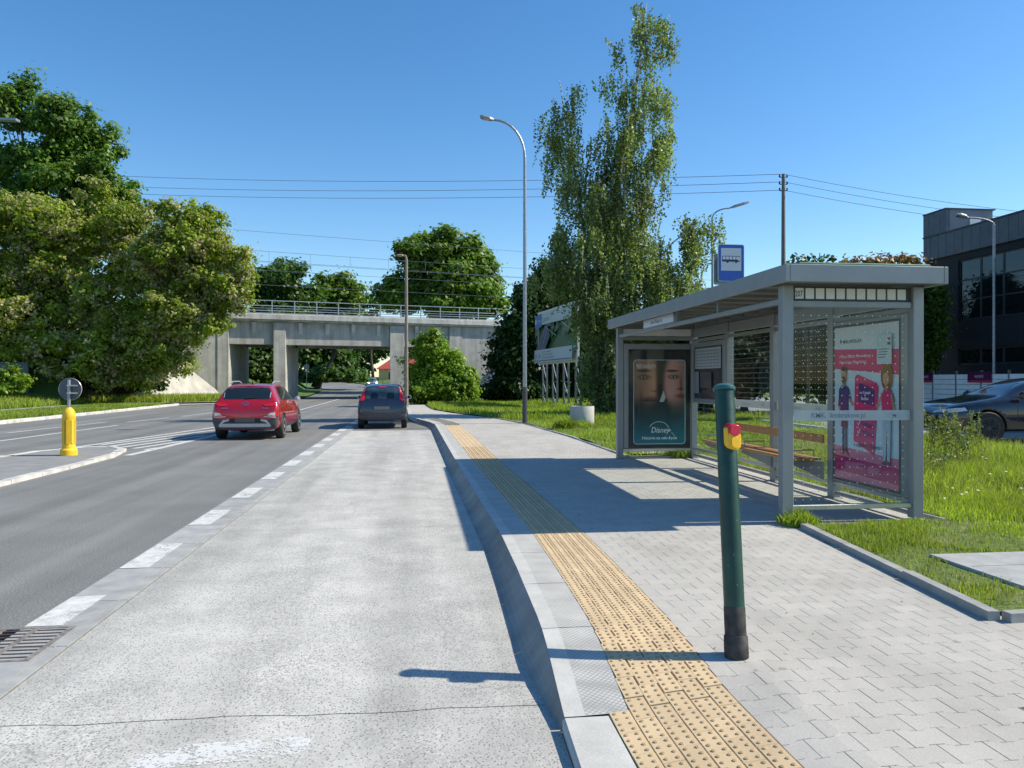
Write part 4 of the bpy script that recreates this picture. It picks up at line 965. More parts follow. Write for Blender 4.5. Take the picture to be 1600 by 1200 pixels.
# ---- drain grate in the gutter
GX, GY = -2.42, 5.07; dg = thing('drain_grate', 'rusty iron drain grate with slots set in the gutter', 'drain grate', (GX, GY, 0))
fr = MB().box(-2.70, -2.66, 4.76, 5.40, .004, .014).box(-2.275, -2.235, 4.76, 5.40, .004, .014).box(-2.66, -2.275, 4.76, 4.79, .004, .014).box(-2.66, -2.275, 5.37, 5.40, .004, .014).box(-2.49, -2.45, 4.79, 5.37, .004, .014)
fr.build('frame', plain('grate_frame', (.22,.20,.18), .8, .2, var=.4, scale=20), dg); MB().sheet([(-2.66,4.79),(-2.275,4.79),(-2.275,5.37),(-2.66,5.37)], .0035).build('pit', plain('pit_dark', (.006,.006,.006), .9), dg)
for i in range(9):
    y = 4.82+i*.063
    for xa, xb in ((-2.66, -2.49), (-2.45, -2.275)): MB().box(xa, xb, y, y+.022, .0055, .013).build('bar', M['rust'], dg)
# ---- concrete litter bin / ring
cb = thing('concrete_planter_ring', 'round pale concrete bin standing in the grass beside the pavement', 'concrete bin', (5.10, 23.5, .17))
o = MB().lathe([(.36, 0), (.375, .03), (.375, .64), (.365, .66), (.32, .66), (.315, .62), (.315, .05)], (5.10, 23.5, .17), 36).build('ring', M['concbin'], cb); smooth_by_angle(o, 30)
o = MB().lathe([(.30, .5), (.31, .64), (.30, .645), (.29, .52)], (5.10, 23.5, .17), 24).build('inner_bucket', M['darksteel'], cb)

# ================================================================== LAMPS, POLES, WIRES
def lamp(name, label, px, d, ztop, arm, headlen, mat, r0=.09, r1=.045, rise=1.2, black=None, direction=None, zb=.15, group=None, tilt=.0):
    p = W(px, 594, d); p.z = zb; L = thing(name, label, 'street lamp', tuple(p), group=group)
    dv = direction if direction is not None else Vector((-1,0,0))
    pts = [p.copy(), Vector((p.x, p.y, ztop-rise))]; rad = [r0, r1+.012]
    if arm > 0:
        for k in range(1, 9):
            t = math.pi/2*k/8; pts.append(Vector((p.x, p.y, ztop-rise))+dv*(arm*(1-math.cos(t)))+Vector((0,0,rise*math.sin(t)))); rad.append(r1)
    MB().tube(pts, rad, 10).build('pole', mat, L)
    if black: MB().tube([p, p+Vector((0,0,black))], r0+.012, 12).build('base_sleeve', M['clad'], L)
    e = pts[-1]; up = Vector((0,0,1)); hd_ = dv+Vector((0,0,tilt)); sd_ = dv.cross(up).normalized()
    prof = [(0, .03, .03), (.12, .06, .05), (.3, .13, .07), (.75, .15, .07), (1.0, .10, .045)]
    V = []; 
    for t, wd, h in prof:
        c_ = e+hd_*(headlen*t)
        for a, b_ in ((-1,-.5),(1,-.5),(1,.2),(.6,1),(-.6,1),(-1,.2)): V.append(c_+sd_*a*wd+up*b_*h)
    F = [(i*6+k, i*6+(k+1)%6, (i+1)*6+(k+1)%6, (i+1)*6+k) for i in range(4) for k in range(6)]+[tuple(range(5,-1,-1)), tuple(24+k for k in range(6))]
    hd = MB().add(V, F).build('lamp_head', mat, L)
    V = [e+hd_*(headlen*t)+sd_*a*wd*.8-up*(h*.5+.004) for t, wd, h in prof[2:4] for a in (-1, 1)]
    MB().add(V, [(0,1,3,2)]).build('lens', M['lens'], hd); return L
cl = Vector((-CA, SA, 0))
lamp('street_lamp', 'tall grey street lamp with curved arm beside the birch tree', 820, 26.3, 10.55, 1.05, .48, M['galv'], r0=.075, r1=.04, rise=1.3, black=1.25, direction=cl, tilt=.22)
lamp('street_lamp', 'brown lamp post with small white head in front of bridge pier', 635, 42, 8.45, .10, .45, plain('brown_concrete_pole', (.27,.22,.18), .8, var=.2), r0=.11, r1=.06, rise=.25, direction=cl, zb=.1)
lamp('street_lamp', 'slim lamp post with rising arm half hidden right of the birch', 1113, 34, 9.25, .75, .85, M['galv'], r0=.06, r1=.03, rise=.45, direction=-cl, tilt=.3)
lamp('street_lamp', 'thin lamp post in front of the dark office building', 1553, 27, 7.35, .9, .42, M['galv'], r0=.055, r1=.03, rise=.25, direction=cl, tilt=.25)
lh = thing('street_lamp', 'grey street lamp whose head shows before the tall left tree', 'street lamp', tuple(W(-60, 594, 30)-Vector((0,0,HC-.1))))
pp = W(-60, 594, 30); hp = W(2, 187, 30); MB().tube([(pp.x, pp.y, .1), (pp.x, pp.y, hp.z-.6), Vector((pp.x, pp.y, hp.z-.2))-cl*.5, hp-Vector((0,0,.02))], [.09, .06, .045, .04], 8).build('pole', M['galv'], lh)
q = MB(); e2 = W(28, 188, 30); q.obox(hp, e2, .26, .09); q.build('lamp_head', M['galv'], lh)
# utility pole with insulators and the wires it carries
up_ = W(1224, 594, 45); up_.z = .2; ut = thing('utility_pole', 'slim grey utility pole with insulators rising behind the shelter', 'utility pole', tuple(up_))
zt = W(1224, 272, 45).z; MB().tube([up_, Vector((up_.x, up_.y, zt))], [.17, .10], 8).build('pole', plain('weathered_pole', (.14,.14,.15), .8, var=.2), ut)
for v in (277, 288, 298):
    z = W(1224, v, 45).z
    for s_ in (-1, 1):
        a = Vector((up_.x, up_.y, z)); b_ = a-cl*s_*.22; MB().tube([a, b_], .025, 6).build('cross_arm', M['darksteel'], ut); MB().lathe([(.03, 0), (.06, .05), (.03, .09), (.06, .13), (.03, .17)], b_, 8).build('insulator', M['darksteel'], ut)
pw = thing('power_line', 'three thin power wires crossing the sky to the utility pole', 'power lines', tuple(up_))
for (v0, v1, v2) in ((250, 272, 334), (268, 284, 346), (278, 297, 356)):
    a = W(-200, v0-4, 80); b_ = Vector((up_.x, up_.y, W(1224, v1, 45).z)); c_ = W(1900, v2+20, 42)
    MB().tube(wire(a, b_, 1.25, n=40), .016, 4).build('wire', M['whitewire'], pw); MB().tube(wire(b_, c_, .5, n=16), .014, 4).build('wire', M['whitewire'], pw)

# ================================================================== BILLBOARD
bA = W(842, 594, 46.0); bB = W(905, 594, 38.5); bd_ = Vector((bB.x-bA.x, bB.y-bA.y, 0)).normalized(); bn_ = Vector((-bd_.y, bd_.x, 0)); 
if bn_.x > 0: bn_ = -bn_
bl = thing('billboard', 'large white framed billboard on galvanised lattice posts behind birch foliage', 'billboard', (bA.x, bA.y, .2))
zb0, zb1 = W(842, 570, 46).z, W(842, 489, 46).z; Lb = 7.6; A_ = Vector((bA.x, bA.y, 0))
mb = MB().obox(A_+Vector((0,0,(zb0+zb1)/2)), A_+bd_*Lb+Vector((0,0,(zb0+zb1)/2)), .12, zb1-zb0); mb.build('panel', M['white'], bl)
Hb = zb1-zb0
pr = Print(A_+bn_*.062+Vector((0,0,zb0)), bd_, (0,0,1), bn_, .004)
pr.rect(.12, .85, Lb-.12, Hb-.12, (.04,.12,.055))
rb = random.Random(5)
for k in range(46):
    x = .2+rb.random()*(Lb-1.2); z = .95+rb.random()*(Hb-1.6); a = .35+rb.random()*.6; c_ = rb.choice([(.05,.13,.04),(.025,.07,.035),(.07,.14,.06),(.05,.10,.08),(.03,.09,.03)])
    pr.poly([(x, z), (min(Lb-.15, x+a), min(Hb-.2, z+a*.4)), (min(Lb-.15, x+a*.7), min(Hb-.2, z+a*.9)), (x-.0, min(Hb-.2, z+a*.5))], c_)
pr.poly([(.3,.86),(2.4,2.25),(2.6,2.2),(3.3,1.6),(2.3,.86)], (.035,.06,.13)); pr.line([(.7,.87),(2.6,2.3),(3.6,Hb-1.0)], .08, (.12,.17,.20)); pr.line([(1.5,.87),(2.7,1.9)], .06, (.25,.30,.36)); pr.line([(2.4,2.1),(4.5,1.5)], .06, (.20,.24,.20))
pr.poly([(.14,1.5),(.9,2.1),(.7,2.3),(.14,2.4)], (.13,.15,.17)); pr.poly([(.14,1.6),(.55,2.0),(.14,2.2)], (.05,.05,.10)); pr.line([(.9,2.15),(1.1,1.95),(.3,1.2)], .05, (.35,.35,.33))
pr.rect(.14, Hb-.95, 1.6, Hb-.25, (.02,.13,.38)); pr.rect(.25, Hb-.75, .45, Hb-.45, (.6,.68,.8)); pr.text('PKP PLK', .55, Hb-.72, .30, (.6,.68,.8), sx=.9)
pr.rect(1.7, Hb-.85, Lb-.2, Hb-.2, (.45,.50,.50)); pr.text('Łącznica', 1.9, Hb-.68, .4, (.15,.25,.3))
pr.rect(.12, .1, Lb-.12, .84, (.46,.52,.60)); pr.text('PR', .3, .35, .36, (.12,.15,.2), sx=.9); pr.text('BUD', 1.0, .38, .28, (.15,.18,.25)); pr.line([(.12,.2),(Lb-.2,.2)], .05, (.03,.08,.25))
for k in range(3): pr.rect(1.9, .34+k*.16, 4.2-.3*k, .40+k*.16, (.25,.29,.35))
pr.build('billboard_print', M['print'], bl)
for k in range(4):
    for j in (0, 1):
        p = A_+bd_*(.5+k*2.1+j*.85)-bn_*.12; MB().obox((p.x, p.y, .0), (p.x, p.y, zb0+.3), .10, .10, up=Vector((0,1,0))).build('post', M['galv'], bl)
    p0 = A_+bd_*(.5+k*2.1)-bn_*.12; p1 = p0+bd_*.85
    for z in (.75, 1.55): MB().obox((p0.x,p0.y,z), (p1.x,p1.y,z), .05, .05).build('strut', M['galv'], bl)
    for z, z2 in ((zb0, 1.55), (1.55, .75), (.75, .1)): MB().obox((p0.x,p0.y,z), (p1.x,p1.y,z2), .04, .04).build('brace', M['galv'], bl)

# ================================================================== BUILDINGS AND FENCES
FXB = 22.6
ob = thing('office_building', 'dark anthracite brick office block with zinc roof band at the right', 'office building', (FXB, 30, .15))
yl = 31.9; wins = [(24.0, 26.0), (26.6, 29.75)]
zt_ = 7.95; zb_ = 6.95
ww = [(1.55, 3.15), (3.9, 6.05)]
def wy(u): r_ = W(u, 594, 1)-Vector((0,0,HC)); return r_.y*FXB/r_.x
def wz(u, v): r_ = W(u, v, 1); return HC+(r_.z-HC)*FXB/r_.x
cy = [wy(1760), wy(1600), wy(1594), wy(1560), wy(1552), wy(1498), wy(1450)]
# wall with window openings: built from bands
z1a, z1b = wz(1500, 570), wz(1500, 545); z2a, z2b = wz(1500, 501), wz(1500, 407)
MB().box(FXB, FXB+.35, 6, yl, -.1, z1a).box(FXB, FXB+.35, 6, yl, z1b, z2a).box(FXB, FXB+.35, 6, yl, z2b, zb_).build('wall', M['bldg'], ob)
yw0, yw1 = wy(1497), wy(1594)
for z0, z1 in ((z1a, z1b), (z2a, z2b)): MB().box(FXB+.002, FXB+.35, yw0, yl, z0+.001, z1-.001).build('wall', M['bldg'], ob); MB().box(FXB+.002, FXB+.35, 6, 20.5, z0+.001, z1-.001).build('wall', M['bldg'], ob)
MB().box(FXB+.35, FXB+26, yl-.35, yl, -.1, zb_).build('wall', M['bldg'], ob)
MB().box(FXB+.3, FXB+26, 6, yl-.3, zb_-.3, zb_-.05).build('roof', M['bldg3'], ob)
for (z0, z1) in ((z1a, z1b), (z2a, z2b)):
    ycur = yw0; 
    while ycur > 21:
        yn = ycur-1.22
        wf = MB().box(FXB+.08, FXB+.14, yn, ycur, z0, z0+.06).box(FXB+.08, FXB+.14, yn, ycur, z1-.06, z1).box(FXB+.08, FXB+.14, yn, yn+.05, z0+.06, z1-.06).box(FXB+.08, FXB+.14, ycur-.05, ycur, z0+.06, z1-.06)
        if z1-z0 > 1.5:
            for t in (.33, .66): wf.box(FXB+.08, FXB+.14, yn+.05, ycur-.05, z0+(z1-z0)*t-.03, z0+(z1-z0)*t+.03)
        wf_ = wf.build('window', M['darksteel'], ob); MB().box(FXB+.10, FXB+.11, yn+.05, ycur-.05, z0+.06, z1-.06).build('pane', M['wglass'], wf_); ycur = yn
for i in range(52):
    y = yl-.02-i*.5
    if y < 7: break
    MB().bbox(FXB-.12, FXB+.2, y-.49, y-.005, zb_, zt_, b=.015).build('cladding_panel', M['bldg2'], ob)
MB().box(FXB-.14, FXB+.3, 6, yl, zt_, zt_+.06).build('coping', M['darksteel'], ob)
zph = wz(1480, 327)
yph = wy(1481)
for i in range(4):
    y = yl-.02-i*(yl-yph)/4.0; MB().bbox(FXB-.12, FXB+.1, y-(yl-yph)/4.0+.01, y, zt_+.001 if False else zb_+.99+.07, zph, b=.012).build('cladding_panel', M['bldg2'], ob)
MB().box(FXB+.1, FXB+2.1, yph, yl-.02, zt_-.6, zph).build('penthouse', M['bldg3'], ob)
MB().box(FXB-.14, FXB+2.2, yph-.05, yl, zph, zph+.05).build('coping', M['darksteel'], ob)
MB().box(FXB+1.0, FXB+1.5, yph-.06, yph, zt_+.25, zt_+.7).build('vent', M['white'], ob)
MB().box(FXB-.03, FXB+.0, wy(1461)-.18, wy(1461)+.18, wz(1461,533), wz(1461,525)).build('wall_light', M['white'], ob)
# white slatted fence panels along the yard
FXF = 19.3
def fy(u): r_ = W(u, 594, 1)-Vector((0,0,HC)); return r_.y*FXF/r_.x
wf = thing('slatted_fence', 'pale grey horizontal slat fence before the dark office building', 'fence', (FXF, 26, .15))
yy = fy(1425); zf = HC+.28*FXF/ (FXF) ; zf = HC+ (594-578)/1200*25.0
seg = 0
while yy > 16:
    yn = yy-1.25
    for k in range(9):
        z0 = .22+k*.182; MB().box(FXF, FXF+.03, yn+.02, yy-.02, z0, z0+.168).build('slat', M['slatw'], wf)
    MB().box(FXF-.03, FXF+.04, yy-.03, yy+.03, .15, zf).build('post', M['alum'], wf)
    yy = yn; seg += 1
for u0, u1 in ((1436, 1459), (1514, 1551)):
    ya, yb_ = fy(u0), fy(u1); sg = MB().box(FXF-.06, FXF-.035, yb_, ya, 1.56, 1.93).build('banner', M['purple'], tag(thing('fence_banner', 'purple banner on pale slat fence nearer the shelter post' if u0 < 1500 else 'wider purple banner on pale slat fence under the lamp post', 'banner', (FXF-.05, ya, 1.6), group='purple banners on the fence')))
    pr = Print((FXF-.061, ya, 1.56), (0,-1,0), (0,0,1), (-1,0,0), .002); L_ = ya-yb_; pr.rect(0, 0, L_, .08, (.45,.03,.10)); pr.text('wynajmij', L_*.5, .17, .17, (.6,.6,.65), 'CENTER', sx=.7 if L_ > .8 else .5); pr.build('banner_print', M['print'], sg.parent)
# left sheet fence under the trees
lf_ = thing('sheet_fence', 'weathered blue grey panel fence in shade under left trees', 'fence', (-30, 44, 1))
for i in range(8):
    p = W(-190+i*29.5, 594, 49.5); q_ = W(-190+i*29.5+28, 594, 49.5); MB().obox((p.x, p.y, 1.7), (q_.x, q_.y, 1.7), .05, 2.2).build('panel', M['fencesheet'], lf_)
# sign post in the grass beyond the bridge
sp_ = W(479, 594, 92); spt = thing('road_sign', 'small pale road sign on thin post beyond the bridge', 'road sign', (sp_.x, sp_.y, 0))
MB().tube([(sp_.x, sp_.y, .3), (sp_.x, sp_.y, 3.6)], .045, 6).build('post', M['galv'], spt); MB().box(sp_.x-.3, sp_.x+.3, sp_.y-.08, sp_.y-.05, 2.9, 3.5).build('sign_plate', M['galv'], spt)
# yellow house
hp_ = W(600, 594, 150); hs = thing('yellow_house', 'small yellow house with red roof seen beneath the bridge', 'house', (hp_.x, hp_.y, 1))
hx, hy = hp_.x+1.6, hp_.y; MB().box(hx-2.6, hx+6, hy, hy+8, .5, 3.9).build('wall', M['houseyel'], hs)
MB().add([(hx-3.1,hy-.5,3.85),(hx+6.5,hy-.5,3.85),(hx+6.5,hy+8.5,3.85),(hx-3.1,hy+8.5,3.85),(hx-.3,hy+4,6.0),(hx+4,hy+4,6.0)], [(0,1,5,4),(1,2,5),(2,3,4,5),(3,0,4),(3,2,1,0)]).build('roof', M['roofred'], hs)
for x_ in (-.2, 2.6):
    wn = MB().box(hx+x_-.5, hx+x_+.5, hy-.03, hy, 1.6, 3.2).build('window', M['darksteel'], hs); MB().box(hx+x_-.42, hx+x_-.03, hy-.035, hy-.031, 1.68, 3.12).build('pane', M['wglass'], wn)
#%%PART3
# ================================================================== VEHICLES
def loft_body(st, mat, wheels, wr, dark):
    """st: (y, zb, w, ztop, wtop, zbelt). Returns a mesh in local coords, y forward"""
    V = []; K = None
    for (y, zb, w_, zt, wt, ze) in st:
        ze = min(ze, zt-.03)
        half = [(0, zb), (w_*.80, zb), (w_*.965, zb+.07), (w_, zb+(ze-zb)*.45), (w_*.985, zb+(ze-zb)*.78), (w_*.945, ze), (wt+(w_*.945-wt)*.42, ze+(zt-ze)*.52), (wt, zt-(zt-ze)*.10), (wt*.80, zt-(zt-ze)*.015-.004), (wt*.4, zt), (0, zt+.004)]
        ring = [(x, y, z) for x, z in half] + [(-x, y, z) for x, z in half[1:-1]][::-1]; K = len(ring); V += ring
    n_ = len(st); F = [(i*K+k, i*K+(k+1)%K, (i+1)*K+(k+1)%K, (i+1)*K+k) for i in range(n_-1) for k in range(K)]
    F += [tuple(range(K)), tuple((n_-1)*K+k for k in range(K-1, -1, -1))]
    F = [tuple(reversed(f)) for f in F]
    me = raw_mesh('body', V, F, [mat, dark], smooth=True)
    bm = bmesh.new(); bm.from_mesh(me); bmesh.ops.recalc_face_normals(bm, faces=bm.faces); bm.to_mesh(me); bm.free()
    o = bpy.data.objects.new('tmp', me); lk(o)
    sub = o.modifiers.new('s', 'SUBSURF'); sub.levels = 2; sub.render_levels = 2
    cut = []
    for wy_ in wheels:
        mb = MB().lathe([(wr+.045, -2), (wr+.045, 2)], (0, wy_, wr), 28, (1,0,0)); co = mb.build('cut', dark, None); cut.append(co)
        # keep the middle: two short cutters instead of one through the cabin
        co.scale = (1, 1, 1)
        bo_ = o.modifiers.new('b', 'BOOLEAN'); bo_.operation = 'DIFFERENCE'; bo_.object = co; bo_.solver = 'EXACT'
    dg_ = bpy.context.evaluated_depsgraph_get(); dg_.update(); ev = o.evaluated_get(dg_); me2 = bpy.data.meshes.new_from_object(ev)
    for c_ in cut+[o]: bpy.data.objects.remove(c_)
    return me2
def pt_in(p, P):
    x, y = p; c = False; j = len(P)-1
    for i in range(len(P)):
        if (P[i][1] > y) != (P[j][1] > y) and x < (P[j][0]-P[i][0])*(y-P[i][1])/(P[j][1]-P[i][1])+P[i][0]: c = not c
        j = i
    return c
def patch_on(bvh, P, axis, off, name, mat, parent, sub=4):
    """project a 2D outline onto the body: axis 'rear' (x,z), 'front', 'left'/'right' (y,z), 'top' (x,y)"""
    bm = bmesh.new(); f = bm.faces.new([bm.verts.new((a, b_, 0)) for a, b_ in P]); bmesh.ops.triangulate(bm, faces=[f])
    for _ in range(sub-1): bmesh.ops.subdivide_edges(bm, edges=bm.edges[:], cuts=1, use_grid_fill=True); bmesh.ops.triangulate(bm, faces=bm.faces[:])
    V = []; nrm = {'rear': Vector((0,1,0)), 'front': Vector((0,-1,0)), 'left': Vector((1,0,0)), 'right': Vector((-1,0,0)), 'top': Vector((0,0,-1))}[axis]
    lastd = None; bm.verts.index_update(); pts = []
    for v in bm.verts:
        a, b_ = v.co.x, v.co.y
        p = Vector((a, 0, b_)) if axis in ('rear', 'front') else Vector((0, a, b_)) if axis in ('left', 'right') else Vector((a, b_, 0))
        h = bvh.ray_cast(p-nrm*10, nrm); pts.append(h[0]-nrm*off if h[0] is not None else None)
    ok = [p for p in pts if p is not None]
    for v, p in zip(bm.verts, pts):
        if p is None:
            q = min(ok, key=lambda k: (Vector(((k.x, k.z) if axis in ('rear','front') else (k.y, k.z) if axis in ('left','right') else (k.x, k.y)))-Vector((v.co.x, v.co.y))).length); p = q
        V.append(p)
    F = [tuple(v.index for v in f.verts) for f in bm.faces]; bm.free()
    mb = MB().add(V, F); o = mb.build(name, mat, parent, smooth=True, local=True)
    me = o.data
    if len(me.polygons) and sum((p.normal.dot(nrm)*p.area for p in me.polygons)) > 0: me.flip_normals()
    return o
def rect2(a, b_, c, d): return [(a, c), (b_, c), (b_, d), (a, d)]
def mir(P): return [(-x, z) for x, z in P][::-1]
def wheel(parent, x, y, r, side, rimmat, wd=.20, spokes=5):
    mb = MB().lathe([(r*.62, -wd/2), (r*.93, -wd/2), (r, -wd/2+.03), (r, wd/2-.03), (r*.93, wd/2), (r*.62, wd/2)], (x, y, r), 28, (1,0,0))
    w_ = mb.build('wheel', M['black'], parent, local=True); smooth_by_angle(w_, 40)
    s_ = side; mb = MB().lathe([(r*.64, wd/2-.015), (r*.66, wd/2+.004), (r*.60, wd/2+.004), (r*.58, wd/2-.06)], (x, y, r), 28, (s_,0,0))
    for k in range(spokes):
        for dk in (-.11, .11):
            a = 2*math.pi*k/spokes+dk; c_ = Vector((0, math.cos(a), math.sin(a))); o_ = Vector((x+s_*(wd/2-.015), y, r)); a2 = 2*math.pi*k/spokes+dk*.5; c2 = Vector((0, math.cos(a2), math.sin(a2)))
            mb.obox(o_+c_*r*.10, o_+c2*r*.62, .035, .03, up=Vector((1,0,0)))
    mb.lathe([(r*.14, wd/2-.03), (r*.14, wd/2+.002), (r*.1, wd/2+.006)], (x, y, r), 12, (s_,0,0))
    mb.build('rim', rimmat, w_, local=True)
    MB().lathe([(r*.56, wd/2-.075), (r*.56, wd/2-.07)], (x, y, r), 20, (s_,0,0)).build('brake_disc', M['darksteel'], w_, local=True)
def car(name, label, loc, rz, st, paint, wheels, wr, tw, cat='car'):
    root = thing(name, label, cat, loc, rz)
    me = loft_body(st, paint, wheels, wr, M['black'])
    body = bpy.data.objects.new('body', me); lk(body, root)
    bm = bmesh.new(); bm.from_mesh(me); bvh = BVHTree.FromBMesh(bm); bm.free()
    return root, bvh
def inner_box(root, x, y0, y1, z0, z1): MB().box(-x, x, y0, y1, z0, z1).build('underbody', M['black'], root, local=True)
# ---- red SUV, rear view
st = [(0, .40, .76, .70, .70, .66), (.03, .31, .85, .86, .78, .80), (.10, .27, .89, 1.00, .79, .95), (.20, .25, .90, 1.09, .76, 1.03), (.42, .24, .90, 1.40, .63, 1.05), (.52, .24, .90, 1.475, .60, 1.06), (.80, .24, .90, 1.53, .60, 1.06), (1.4, .24, .90, 1.555, .61, 1.04), (2.1, .24, .90, 1.54, .61, 1.02), (2.55, .24, .90, 1.45, .62, 1.01), (3.05, .24, .90, 1.10, .70, .99), (3.2, .24, .90, 1.02, .74, .96), (3.75, .25, .88, .93, .72, .87), (4.08, .27, .82, .80, .66, .74), (4.18, .35, .70, .62, .55, .58)]
rc, bv = car('red_car', 'red compact SUV with silver and grey rear bumper driving away', (-4.66, 21.65, 0), R(-.6), st, M['carred'], (.79, 3.39), .335, .8)
for y in (.79, 3.39):
    for s_ in (-1, 1): wheel(rc, s_*.80, y, .335, s_, M['silver'], .215)
inner_box(rc, .60, .3, 3.9, .26, .6)
P_ = patch_on
P_(bv, [(-.60,1.12),(.60,1.12),(.66,1.20),(.57,1.44),(.50,1.465),(-.50,1.465),(-.57,1.44),(-.66,1.20)], 'rear', .006, 'rear_window', M['carglass'], rc)
P_(bv, [(-.80,.60),(-.60,.55),(.60,.55),(.80,.60),(.92,.64),(.92,.36),(.70,.30),(-.70,.30),(-.92,.36),(-.92,.64)], 'rear', .010, 'bumper_cladding', M['clad'], rc)
P_(bv, [(-.70,.40),(-.58,.55),(-.42,.57),(-.42,.535),(-.54,.50),(-.60,.455),(.60,.455),(.54,.50),(.42,.535),(.42,.57),(.58,.55),(.70,.40),(.66,.36),(-.66,.36)], 'rear', .018, 'silver_diffuser', M['silver'], rc, 4)
P_(bv, rect2(-.40, .40, .485, .60), 'rear', .014, 'plate_recess', M['black'], rc, 3); P_(bv, rect2(-.26, .26, .495, .60), 'rear', .019, 'licence_plate', plain('grey_plate', (.10,.09,.10), .5), rc, 2)
for s_ in (0, 1):
    f_ = (lambda P: P) if s_ == 0 else mir
    l1 = P_(bv, f_([(.52,.66),(.86,.655),(.885,.74),(.86,.80),(.66,.77)]), 'rear', .022, 'tail_lamp', M['lampred'], rc); P_(bv, f_([(.60,.68),(.80,.675),(.80,.755),(.68,.745)]), 'rear', .028, 'reversing_lamp', M['lampclear'], l1, 3)
    P_(bv, f_([(.44,.985),(.62,1.0),(.80,1.03),(.86,1.01),(.70,.93),(.52,.93)]), 'rear', .012, 'upper_tail_lamp', M['lampred'], rc, 3)
    P_(bv, f_([(.86,.62),(.92,.60),(.92,.90),(.87,.82)]), 'rear', .014, 'arch_cladding', M['clad'], rc, 3)
    P_(bv, f_([(.50,.64),(.92,.60),(.92,.64),(.50,.66)]), 'rear', .024, 'chrome_strip', M['silver'], rc, 3)
    sd_ = 'right' if s_ == 0 else 'left'
    P_(bv, [(.72,1.10),(1.55,1.07),(1.55,1.42),(1.2,1.455),(.95,1.40)], sd_, .006, 'side_window', M['carglass'], rc, 3); P_(bv, [(1.61,1.07),(2.55,1.05),(2.95,1.06),(2.45,1.36),(2.2,1.43),(1.61,1.44)], sd_, .006, 'side_window', M['carglass'], rc, 3)
    P_(bv, [(1.25,.24),(2.9,.24),(2.9,.40),(1.25,.40)], sd_, .012, 'sill_cladding', M['clad'], rc, 3)
    for yw in (.79, 3.39):
        ring = [(yw+.43*math.cos(t), .335+.43*math.sin(t)) for t in [math.pi*k/12 for k in range(13)]]+[(yw+.375*math.cos(t), .335+.375*math.sin(t)) for t in [math.pi*k/12 for k in range(12, -1, -1)]]
        P_(bv, ring, sd_, .012, 'arch_cladding', M['clad'], rc, 2)
    for yl_ in (1.58, 2.62): P_(bv, rect2(yl_, yl_+.012, .40, 1.05), sd_, .003, 'door_gap', M['black'], rc, 3)
    for yh in (1.42, 2.42): P_(bv, rect2(yh-.1, yh+.06, .92, .945), sd_, .03, 'door_handle', M['carred'], rc, 1)
    sx = 1 if s_ == 0 else -1
    MB().tube([(sx*.56, .85, 1.54), (sx*.58, 1.0, 1.60), (sx*.58, 1.9, 1.605), (sx*.57, 2.1, 1.55)], .017, 6).build('roof_rail', M['silver'], rc, local=True)
    mb = MB().lathe([(.02,0),(.075,.03),(.085,.10),(.05,.15)], (sx*.95, 2.68, 1.07), 12, (0,1,0)); mb.add([(sx*.86,2.70,1.02),(sx*.95,2.72,1.03),(sx*.95,2.76,1.08),(sx*.86,2.76,1.06)], [(0,1,2,3)]); mr = mb.build('wing_mirror', M['silver'], rc, local=True)
    MB().lathe([(.078,0),(.078,.004)], (sx*.95, 2.705, 1.07), 12, (0,1,0)).build('mirror_glass', M['chrome'], mr, local=True)
MB().lathe([(.028,0),(.02,.05),(.006,.10)], (0, .95, 1.535), 8).build('antenna', M['black'], rc, local=True)
P_(bv, [(-.52,1.475),(.52,1.475),(.50,1.50),(-.50,1.50)], 'rear', .05, 'spoiler', M['carred'], rc, 2)
P_(bv, rect2(-.62, -.63+.03, 1.16, 1.42), 'rear', .015, 'pillar_trim', M['silver'], rc, 2); P_(bv, rect2(.61, .635, 1.16, 1.42), 'rear', .015, 'pillar_trim', M['silver'], rc, 2)
rim_ = [(.085*math.cos(t), .995+.05*math.sin(t)) for t in [2*math.pi*k/16 for k in range(17)]]; ri_ = [(.070*math.cos(t), .995+.037*math.sin(t)) for t in [2*math.pi*k/16 for k in range(17)]]
bd = MB(); 
def onrear(x, z, off):
    h = bv.ray_cast(Vector((x, -5, z)), Vector((0,1,0))); return h[0]-Vector((0,off,0))
V = [onrear(x, z, .014) for x, z in rim_]+[onrear(x, z, .014) for x, z in ri_]; bd.add(V, [(i, i+1, 18+i, 17+i) for i in range(16)])
V = [onrear(x, z, .014) for x, z in ((-.045,.965),(-.03,.965),(-.018,.99),(.015,.992),(.028,1.025),(.045,1.025),(.022,.965),(.010,.965),(.008,.98),(-.022,.978))]; bd.add(V, [(0,1,2,9),(2,3,8,9),(3,4,5,6),(3,6,7,8)]); bd.build('badge', M['chrome'], rc, local=True)
P_(bv, rect2(-.62, -.46, .868, .885), 'rear', .010, 'model_lettering', M['chrome'], rc, 1); P_(bv, rect2(.44, .62, .868, .882), 'rear', .010, 'model_lettering', M['chrome'], rc, 1)
MB().tube([(-.02, .2, 1.145), (.30, .24, 1.17)], .012, 6).build('wiper', M['black'], rc, local=True)
MB().box(-.25, .35, .15, .25, .27, .30).build('exhaust', M['silver'], rc, local=True)
